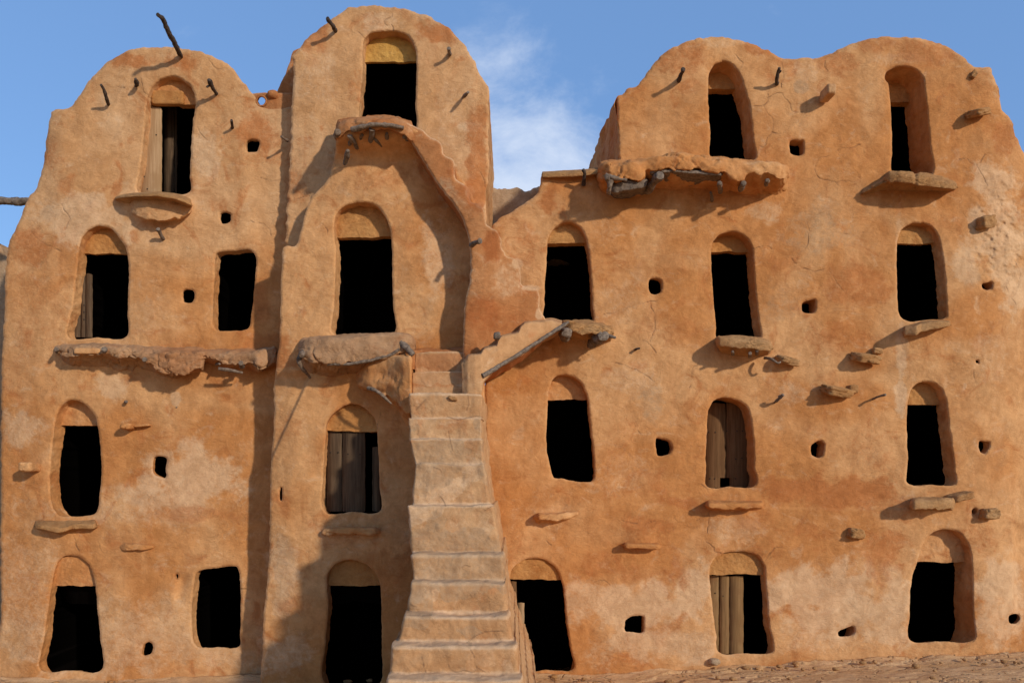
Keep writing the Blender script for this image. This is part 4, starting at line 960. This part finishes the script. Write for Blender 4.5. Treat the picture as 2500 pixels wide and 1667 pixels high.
VENTR = [([(1584,690),(1588,682),(1599,680),(1612,684),(1616,697),(1612,712),(1600,720),(1589,717),(1583,705)], .16), ([(1929,346),(1938,342),(1950,343),(1961,345),(1962,362),(1958,378),(1944,380),(1930,374),(1928,360)], .22),
         ([(1958,740),(1972,734),(1990,732),(1992,748),(1988,763),(1972,765),(1960,760)], .3), ([(1602,1071),(1618,1071),(1634,1077),(1641,1092),(1635,1108),(1620,1113),(1606,1110),(1602,1092)], .2),
         ([(1980,1090),(1990,1079),(2004,1076),(2013,1084),(2012,1098),(2008,1112),(1995,1116),(1982,1110)], .3), ([(1527,1515),(1540,1504),(1556,1501),(1571,1503),(1572,1522),(1568,1543),(1545,1541),(1527,1540),(1524,1530)], .22),
         ([(2046,1542),(2055,1536),(2066,1532),(2080,1526),(2086,1532),(2082,1548),(2062,1553),(2048,1552)], .3), ([(2398,694),(2408,690),(2418,688),(2423,694),(2420,705),(2410,708),(2400,704)], .25),
         ([(2390,1077),(2402,1076),(2415,1079),(2412,1097),(2405,1108),(2392,1104)], .2), ([(2373,1244),(2379,1241),(2384,1246),(2383,1253),(2377,1256),(2372,1251)], .2), ([(2464,1504),(2475,1498),(2487,1500),(2488,1514),(2478,1521),(2465,1518)], .2),
         ([(2382,880),(2387,880),(2388,886),(2383,886)], .06)]
for i, (p, d_) in enumerate(VENTR):
    opening(R, p, d_, parent=GR, name='vent_hole', seed=50+i, wob=1.6, roomd=.8, roomk=1.5)
R.build('wall', M_PL, GR, back=3.9)

door(r3, 1240, 1262, 1418, 1640, 0.20, [], M_DB, 11); door(r3, 1262, 1281, 1470, 1640, 0.24, [], M_LEAF, 12)
door(r6, 1720, 1836, 984, 1166, 0.38, [1773], M_DB, 13, nails=[(1730,1055),(1746,1055),(1774,1052),(1799,1052),(1812,1052),(1733,1168),(1745,1168),(1795,1168),(1796,1120),(1811,1118)])
door(r6, 1720, 1759, 1164, 1190, 0.385, [], M_DB, 14)
door(r6, 1781, 1836, 1164, 1190, 0.385, [], M_DB, 16)
door(r7, 1728, 1816, 1404, 1595, 0.24, [1756, 1781], M_DP, 17, nails=[(1746,1447),(1765,1454)])
# big shelf below the upper left arch
ledge(GR, [(1460,412,436,398,452,.30),(1472,404,440,394,470,.46),(1488,400,438,392,480,.58),(1520,398,440,390,484,.64),(1560,396,438,388,484,.64),(1572,393,430,386,480,.62),(1578,390,416,386,478,.60),(1600,383,414,380,474,.62),(1640,377,413,378,470,.64),(1700,379,415,382,470,.64),(1760,383,420,386,472,.64),(1785,387,432,388,474,.62),(1800,388,444,390,478,.60),(1813,390,442,390,480,.58),(1824,392,424,392,482,.57),(1850,394,422,392,484,.56),(1875,396,428,394,484,.55),(1898,400,436,398,482,.53),(1916,408,440,404,474,.47),(1925,416,436,410,462,.38)],
      -.03, M_PL, seed=81, rough=1.15, name='balcony_shelf')
ledge(GR, [(1585,416,424,400,462,.56),(1640,413,421,400,462,.60),(1700,416,424,400,462,.60),(1765,421,430,400,466,.58)], .0, M_WG, seed=82, rough=.5, name='shelf_plank')
stick(GR, [(1578,468,.15),(1595,448,.40),(1612,428,.68)], .062, M_WB, 'beam_end', 83, 1.0)
ledge(GR, [(1484,440,452,430,470,.42),(1500,440,470,430,486,.52),(1535,440,462,430,484,.56),(1572,438,456,430,478,.54),(1584,438,448,430,470,.44)], .0, M_WB, seed=182, rough=.9, name='log')
stick(GR, [(1488,445,.50),(1482,430,.66)], .055, M_WG, 'beam_end', 84, 1.0)
stick(GR, [(1492,440,.62),(1487,458,.60),(1486,474,.48)], .042, M_WG, 'driftwood_piece', 85, .8)
stick(GR, [(1478,428,.62),(1500,436,.64),(1530,440,.63)], .034, M_WG, 'edge_branch', 96, .6)
stick(GR, [(1758,470,.20),(1758,458,.42),(1757,446,.60)], .034, M_WG, 'beam_end', 86, 1.0)
stick(GR, [(1738,490,.0),(1738,480,.14),(1735,470,.24)], .024, M_WB, 'beam_end', 87, .9)
stick(GR, [(1808,462,.30),(1814,448,.60)], .046, M_WG, 'beam_end', 88, .9)
stick(GR, [(1870,452,.30),(1874,440,.55)], .036, M_WG, 'beam_end', 89, .9)
stick(GR, [(1424,452,.05),(1426,436,.16),(1429,424,.22),(1423,414,.26)], .030, M_WD, seed=90, taper=.8)
ledge(GR, [(1322,422,434,419,436,.06),(1380,423,433,416,436,.12),(1440,416,428,412,432,.14),(1470,413,424,408,430,.14)], -.05, M_STONE, seed=91, rough=.25, sharp=True, name='stone_coping')
# threshold slab beside the stairs
ledge(GR, [(1372,786,792,780,805,.50),(1395,787,806,780,830,.60),(1420,788,815,780,835,.60),(1445,790,812,782,836,.56),(1470,794,820,786,838,.52),(1490,802,824,792,838,.46),(1498,806,820,796,830,.38)], -.03, M_STONE, seed=92, rough=.9, name='stone_ledge')
stick(GR, [(1376,820,.35),(1386,812,.68)], .085, M_WG, 'beam_end', 93, .9, sides=14)
stick(GR, [(1445,838,.15),(1460,828,.40),(1472,820,.58)], .085, M_WB, 'beam_end', 94, .95, sides=14)
stick(GR, [(1468,818,.40),(1488,820,.50),(1503,824,.52)], .028, M_WB, 'driftwood_piece', 95, .8)
# ledges and stones
ledge(GR, [(1748,826,832,822,840,.16),(1755,826,846,820,866,.34),(1790,822,850,818,874,.42),(1830,826,852,820,876,.44),(1865,834,856,824,872,.42),(1883,842,856,830,866,.36),(1887,846,854,834,860,.28)], -.03, M_STONE, seed=101, rough=.7, name='stone_ledge')
for i, (x, y) in enumerate([(1789,860), (1831,864), (1848,858)]): stick(GR, [(x, y+6, .12), (x, y-2, .40)], .022, M_WG, 'beam_end', 102+i, .95)
stick(GR, [(1866,874,.10),(1882,876,.22),(1892,882,.26),(1900,888,.26),(1905,884,.24)], .024, M_WG, 'driftwood_piece', 106, .8)
ledge(GR, [(2104,470,474,462,480,.03),(2150,444,452,436,470,.18),(2172,422,446,418,468,.28),(2200,420,446,418,470,.34),(2227,424,448,420,472,.36),(2234,434,450,424,472,.33),(2242,427,452,422,472,.35),(2262,429,454,424,474,.35),(2300,441,459,430,474,.33),(2330,450,463,438,470,.30),(2338,455,461,442,464,.26)], -.03, M_STONE, seed=107, rough=.6, sharp=True, name='stone_ledge')
ledge(GR, [(2206,800,822,794,828,.30),(2238,792,818,788,822,.40),(2248,788,810,784,816,.34),(2290,784,802,780,810,.34),(2318,786,796,782,802,.28),(2322,790,796,784,800,.2)], -.03, M_STONE, seed=108, rough=.35, sharp=True, name='stone_ledge')
ledge(GR, [(1722,1228,1236,1222,1244,.16),(1730,1225,1241,1220,1250,.24),(1755,1226,1243,1220,1252,.24),(1850,1226,1240,1220,1250,.24),(1866,1224,1236,1220,1244,.2)], -.03, M_PL, seed=109, rough=.3, name='stone_ledge')
ledge(GR, [(2222,1222,1236,1214,1244,.26),(2232,1220,1244,1212,1250,.36),(2280,1218,1244,1210,1250,.38),(2330,1214,1242,1208,1248,.34),(2334,1222,1236,1212,1242,.26)], -.03, M_STONE, seed=110, rough=.5, name='stone_ledge')
rock(GR, 2340, 1212, .12, (.34,.34,.12), (0,-.25,.1), M_STONE, seed=111, box=5, rough=.6, name='projecting_stone')
ledge(GR, [(1304,1262,1266,1256,1276,.10),(1315,1256,1268,1250,1282,.22),(1360,1254,1272,1248,1284,.22),(1385,1250,1266,1246,1278,.16),(1412,1250,1256,1246,1262,.06)], -.02, M_PL, seed=112, rough=.7, name='plaster_ledge')
ledge(GR, [(1522,1328,1334,1322,1338,.14),(1530,1326,1338,1320,1344,.18),(1605,1328,1341,1322,1345,.18),(1614,1330,1340,1324,1343,.15)], -.03, M_PL, seed=113, rough=.2, sharp=True, name='stone_ledge')
rock(GR, 2021, 228, .12, (.150,.30,.165), (0,0,.05), M_ST, seed=114, box=6, rough=.25, name='projecting_stone')
for i, (x, y, dd_, s, r) in enumerate([(2388,276,.10,(.33,.36,.11),(.25,-.30,.35)), (2406,543,.05,(.27,.24,.19),(.2,-.2,.3)), (1921,880,.07,(.36,.34,.12),(.35,.10,.4)), (2113,874,.10,(.42,.38,.14),(.35,.06,.3)),
                                  (2046,956,.10,(.50,.40,.14),(.35,.08,.35)), (2088,1302,.07,(.25,.30,.16),(0,.15,.2)), (2414,1254,.07,(.25,.28,.17),(0,0,.1)), (2376,184,.0,(.08,.12,.12),(0,.5,0)),
                                  (2141,857,.04,(.15,.16,.10),(0,0,0)), (2082,950,.04,(.15,.16,.13),(0,0,0))]):
    rock(GR, x, y, dd_*.7, (s[0], s[1]*.72, s[2]), r, M_STONE, seed=120+i, box=6, rough=.8, name='projecting_stone')
for i, (p, r, t) in enumerate([([(1655,200,-.1),(1659,192,.12),(1668,170,.36)], .033, .85), ([(1896,210,-.1),(1896,198,.08),(1898,182,.18),(1903,166,.26)], .030, .8), ([(1551,855,-.1),(1553,852,.10),(1562,850,.12)], .020, .9),
                               ([(1890,983,-.05),(1897,977,.10),(1912,963,.20)], .024, 1.0), ([(2130,975,-.05),(2140,969,.10),(2162,963,.26)], .017, 1.1), ([(1902,966,.12),(1907,972,.15)], .02, 1)]):
    stick(GR, p, r, M_WD if i < 3 else M_WB, seed=140+i, taper=t)
stick(GR, [(1898,182,.16),(1907,173,.22)], .018, M_WD, 'peg_fork', 150)

# slanting side of the upper block, seen in the gap
def side():
    tp = np.array([(1509,232,.0),(1497,258,-.6),(1487,284,-1.1),(1480,292,-1.5),(1470,318,-1.9),(1465,335,-2.3),(1457,356,-2.7),(1450,378,-3.1),(1445,392,-3.4),(1438,414,-3.8),(1434,425,-4.2)], float)
    n = 170; t = np.linspace(0, len(tp)-1, n); c = [np.interp(t, np.arange(len(tp)), tp[:,k]) for k in range(3)]
    c[0] = c[0] + fbm(t*1.7, t*0, 0, 71, 3)*3.5; c[1] = c[1] + fbm(t*1.9, t*0, 3, 72, 3)*5
    top = W(c[0], c[1], c[2]); rows = []
    for v in np.linspace(0, 1, 60):
        q = top.copy(); q[:,2] = top[:,2]*(1-v) + 6.6*v; q[:,0] += 0.03*v; rows.append(q)
    G = np.array(rows); nm = gnormals(G); a = fbm(G[...,0]*2, G[...,1]*3, G[...,2]*3, 73, 5, .6)*.09
    a[0] *= .2; G = G + nm*a[...,None]
    back = G[0].copy(); back[:,0] += .45; ok = c[2] < -.4
    mb = MB(); mb.grid(G, 0); mb.grid(np.array([G[0][ok], back[ok]]), 0); mb.build('side_wall', M_PL, GR)
side()

# ================================================================== STAIRS
GS = empty('staircase', 'outdoor plastered mud staircase climbing from the ground to the tall granary doors', 'staircase')
def flight():
    #  nosing y, L, R
    st = [(858,1012,1136),(905,1003,1150),(961,998,1177),(1017,994,1178),(1070,998,1178),(1131,1012,1182),(1232,992,1206),(1355,1003,1229),(1423,1001,1234),(1505,984,1241),(1578,950,1262),(1660,940,1276),(1745,920,1300),(1830,900,1330)]
    deps = [0.95, 1.20]; 
    for i in range(2, len(st)): deps.append(deps[-1] + (0.27 if i not in (6, 7) else 0.33))
    prof = []   # y, z, xl, xr
    for i, ((py, l, r), d) in enumerate(zip(st, deps)):
        a = W(l, py, d); b_ = W(r, py, d); z = a[2]
        if i == 0: prof.append((-0.3, z, a[0], b_[0]))
        prof.append((-d, z, a[0], b_[0]))
        if i < len(st)-1:
            n = st[i+1]; q = W(n[1], n[0], deps[i+1]); q2 = W(n[2], n[0], deps[i+1])
            prof.append((-d-0.02, q[2], a[0]*.35+q[0]*.65, b_[0]*.35+q2[0]*.65))
    prof.append((prof[-1][0]-.02, -0.4, prof[-1][2], prof[-1][3]))
    prof = np.array(prof)
    Lc = np.concatenate([[0], np.cumsum(np.hypot(np.diff(prof[:,0]), np.diff(prof[:,1])))])
    n = int(Lc[-1]/0.012); t = np.linspace(0, Lc[-1], n)
    Q = np.stack([np.interp(t, Lc, prof[:,i]) for i in range(4)], 1)
    ker = np.array([1,2,3,2,1])/9.
    for _ in range(3):
        for c in range(4):
            p = np.pad(Q[:,c], 2, mode='edge'); Q[:,c] = np.convolve(p, ker, 'valid')
    rows = []
    m = 90; u = np.linspace(0, 1, m)
    for y, z, xl, xr in Q:
        x = xl + (xr-xl)*u
        left = [(xl, yy, z) for yy in np.linspace(0.0, y, 40)[:-1]]
        right = [(xr, yy, z) for yy in np.linspace(y, 0.0, 40)[1:]]
        mid = np.stack([x, np.full(m, y), np.full(m, z)], 1)
        rows.append(np.vstack([left, mid, right]))
    G = np.array(rows)
    for _ in range(5):
        G[:,1:-1] = (G[:,:-2]+2*G[:,1:-1]+G[:,2:])/4
    nm = gnormals(G)
    for _ in range(6):
        nm[1:-1] = (nm[:-2]+nm[1:-1]+nm[2:])/3; nm[:,1:-1] = (nm[:,:-2]+nm[:,1:-1]+nm[:,2:])/3
    a = fbm(G[...,0]*1.9, G[...,1]*1.9, G[...,2]*3.1, 61, 3)*0.055 + fbm(G[...,0]*8, G[...,1]*8, G[...,2]*8, 62, 4, .6)*0.016
    sgn = np.sign(np.median(nm[:,60,1])) or 1
    G = G - nm*(a*sgn)[...,None]
    G[...,2] += fbm(G[...,0]*3, G[...,1]*0+G[...,2]*2.5, 0, 66, 2)*0.03
    mb = MB()
    # paler colour on treads and nosings, placed by height at each step
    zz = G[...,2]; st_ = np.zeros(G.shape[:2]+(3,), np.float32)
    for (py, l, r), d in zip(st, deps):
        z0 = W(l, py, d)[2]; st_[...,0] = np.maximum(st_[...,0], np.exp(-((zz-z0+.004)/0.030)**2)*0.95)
    st_[...,0] = np.maximum(st_[...,0], 0.55*(fbm(G[...,0]*2.2, zz*2.2, 3, 68, 3) > .16))
    st_[...,2] = 0.6*(fbm(G[...,0]*1.9, zz*1.9, 8, 69, 3) > .10)
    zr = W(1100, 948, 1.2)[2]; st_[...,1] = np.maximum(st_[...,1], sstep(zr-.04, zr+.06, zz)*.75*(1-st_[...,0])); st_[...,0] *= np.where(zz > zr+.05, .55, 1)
    st_[:,:37] = 0; st_[:,132:] = 0
    # cracks on risers
    ck = np.zeros(G.shape[:2], np.float32)
    for c in ([(1106,1100),(1102,1085),(1098,1068),(1096,1052)], [(1005,1475),(1010,1478),(1018,1480)], [(1128,1385),(1135,1378),(1148,1382)], [(1093,1610),(1100,1632),(1115,1640),(1135,1635),(1152,1640),(1168,1630)], [(1150,1585),(1160,1605),(1163,1625),(1185,1640)], [(1030,1600),(1035,1620),(1040,1640)],
              [(1142,1568),(1160,1552),(1190,1540),(1235,1540)], [(1060,1140),(1075,1146),(1078,1152)], [(1095,1018),(1120,1024),(1160,1016),(1178,1018)], [(1140,1000),(1145,985),(1143,965)], [(1016,1000),(1030,985),(1040,975)], [(1075,1210),(1085,1225),(1088,1235)], [(1185,1245),(1200,1236),(1206,1234)]):
        c = catmull(np.array(c, float), False, 3.); kx = D/(D+G[...,1]); gx = HX+G[...,0]/S*kx; gy = HY-(G[...,2]-ZC)/S*kx; dm = np.full(ck.shape, 99.)
        sel = (np.abs(gx-c[:,0].mean()) < 90)&(np.abs(gy-c[:,1].mean()) < 70)
        for (ax, ay), (bx, by) in zip(c[:-1], c[1:]):
            ex, ey = bx-ax, by-ay; tt = np.clip(((gx[sel]-ax)*ex+(gy[sel]-ay)*ey)/(ex*ex+ey*ey+1e-9), 0, 1)
            dm[sel] = np.minimum(dm[sel], (gx[sel]-ax-tt*ex)**2+(gy[sel]-ay-tt*ey)**2)
        ck = np.maximum(ck, np.exp(-dm/1.6)*.8)
    Rr, Cc = G.shape[:2]
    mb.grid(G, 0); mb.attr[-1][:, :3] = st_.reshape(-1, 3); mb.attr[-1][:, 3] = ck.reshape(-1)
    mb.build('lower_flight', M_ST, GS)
flight()
# flank of the upper flight, rising from the right door to the top landing
S_OUT = [(946,300),(960,288),(986,297),(1014,309),(1029,317),(1045,331),(1064,342),(1077,352),(1080,366),(1084,378),(1106,391),(1110,410),(1112,436),(1126,446),(1138,454),(1146,466),(1148,492),(1158,496),(1172,499),(1181,512),(1187,545),(1200,556),(1214,564),(1222,582),(1226,607),(1239,627),(1258,635),(1267,648),(1270,672),(1271,692),(1280,700),(1300,701),(1314,704),(1316,720),(1316,746),(1322,764),(1332,780),(1345,800),(1300,850),(1200,905),(1148,905),(1133,880),(1131,850),(1132,800),(1134,750),(1140,715),(1147,685),(1148,625),(1144,580),(1131,540),(1116,512),(1100,490),(1064,444),(1029,386),(1011,356),(993,336),(972,322)]
def dS(U, V):
    d = 1.03 - 0.48*sstep(1150, 1330, U)*sstep(480, 700, V) 
    d = d - 0.04*sstep(500, 300, V)
    return d
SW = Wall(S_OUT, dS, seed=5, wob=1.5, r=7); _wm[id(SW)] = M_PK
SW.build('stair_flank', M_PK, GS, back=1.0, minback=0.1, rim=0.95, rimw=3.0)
stick(GS, [(1150,600,1.0),(1158,595,1.16),(1172,587,1.30)], .036, M_WB, 'wooden_peg', 61, .9)
# short flight turning right to the door beside the stairs
def bs2(x): return np.interp(x, [1110, 1200, 1385], [.7, .55, .0])
ledge(GS, [(1128,886,968,880,968,1.38),(1142,868,968,864,968,1.44),(1160,864,966,860,966,1.45),(1174,862,962,858,962,1.43),(1181,850,930,846,934,1.40),(1212,842,898,838,905,1.30),(1217,826,892,822,900,1.28),(1226,818,888,816,896,1.24),(1266,808,860,806,872,1.12),(1271,796,856,794,868,1.10),(1280,787,850,785,862,1.06),(1310,783,832,780,846,.96),(1345,780,812,776,828,.84),(1372,786,798,780,812,.76)], bs2, M_ST, seed=171, rough=.45, name='upper_steps', cap=False, sharp=True)
stick(GS, [(1178,918,1.42),(1235,884,1.24),(1290,850,1.06),(1345,814,.90),(1388,786,.80)], .030, M_WB, 'edge_board', 172, .95, flat=1.0)
rock(GS, 1213, 820, 1.34, (.10,.12,.10), (0,0,0), M_WB, seed=173, rough=.8, name='stone')
rock(GS, 1105, 972, 1.50, (.13,.08,.06), (0,.3,0), M_STONE, seed=174, rough=1, name='stone')
# landing floor and its back rim
ledge(GS, [(1004,855,905,850,905,1.0),(1030,853,905,846,905,.86),(1080,855,905,848,905,.84),(1120,850,900,842,900,.9),(1150,846,900,838,900,1.0)], .5, M_PK, seed=175, rough=.6, name='landing', cap=False)

# ================================================================== OTHER BUILDINGS
GN = empty('granary', 'sliver of a darker shaded granary at the left border of the photo', 'granary', group=GRP)
NB = Wall([(-420,860),(-250,760),(-120,690),(-50,640),(-16,604),(2,594),(9,622),(60,650),(120,700),(120,1705),(-420,1705)], -1.6, seed=8, wob=2.5)
NB.build('wall', M_BACK, GN, back=1.0, cracks=False, step=5.0)
GK = empty('rear_wall', 'low greyish mud wall seen behind the gap between tall and right granaries', 'wall')
KB = Wall([(1100,470),(1160,463),(1194,460),(1212,462),(1232,459),(1262,460),(1280,467),(1296,464),(1320,455),(1380,450),(1500,460),(1500,620),(1100,620)], -2.2, seed=9, wob=3.0)
KB.build('wall', M_BACK, GK, back=1.0, cracks=False)
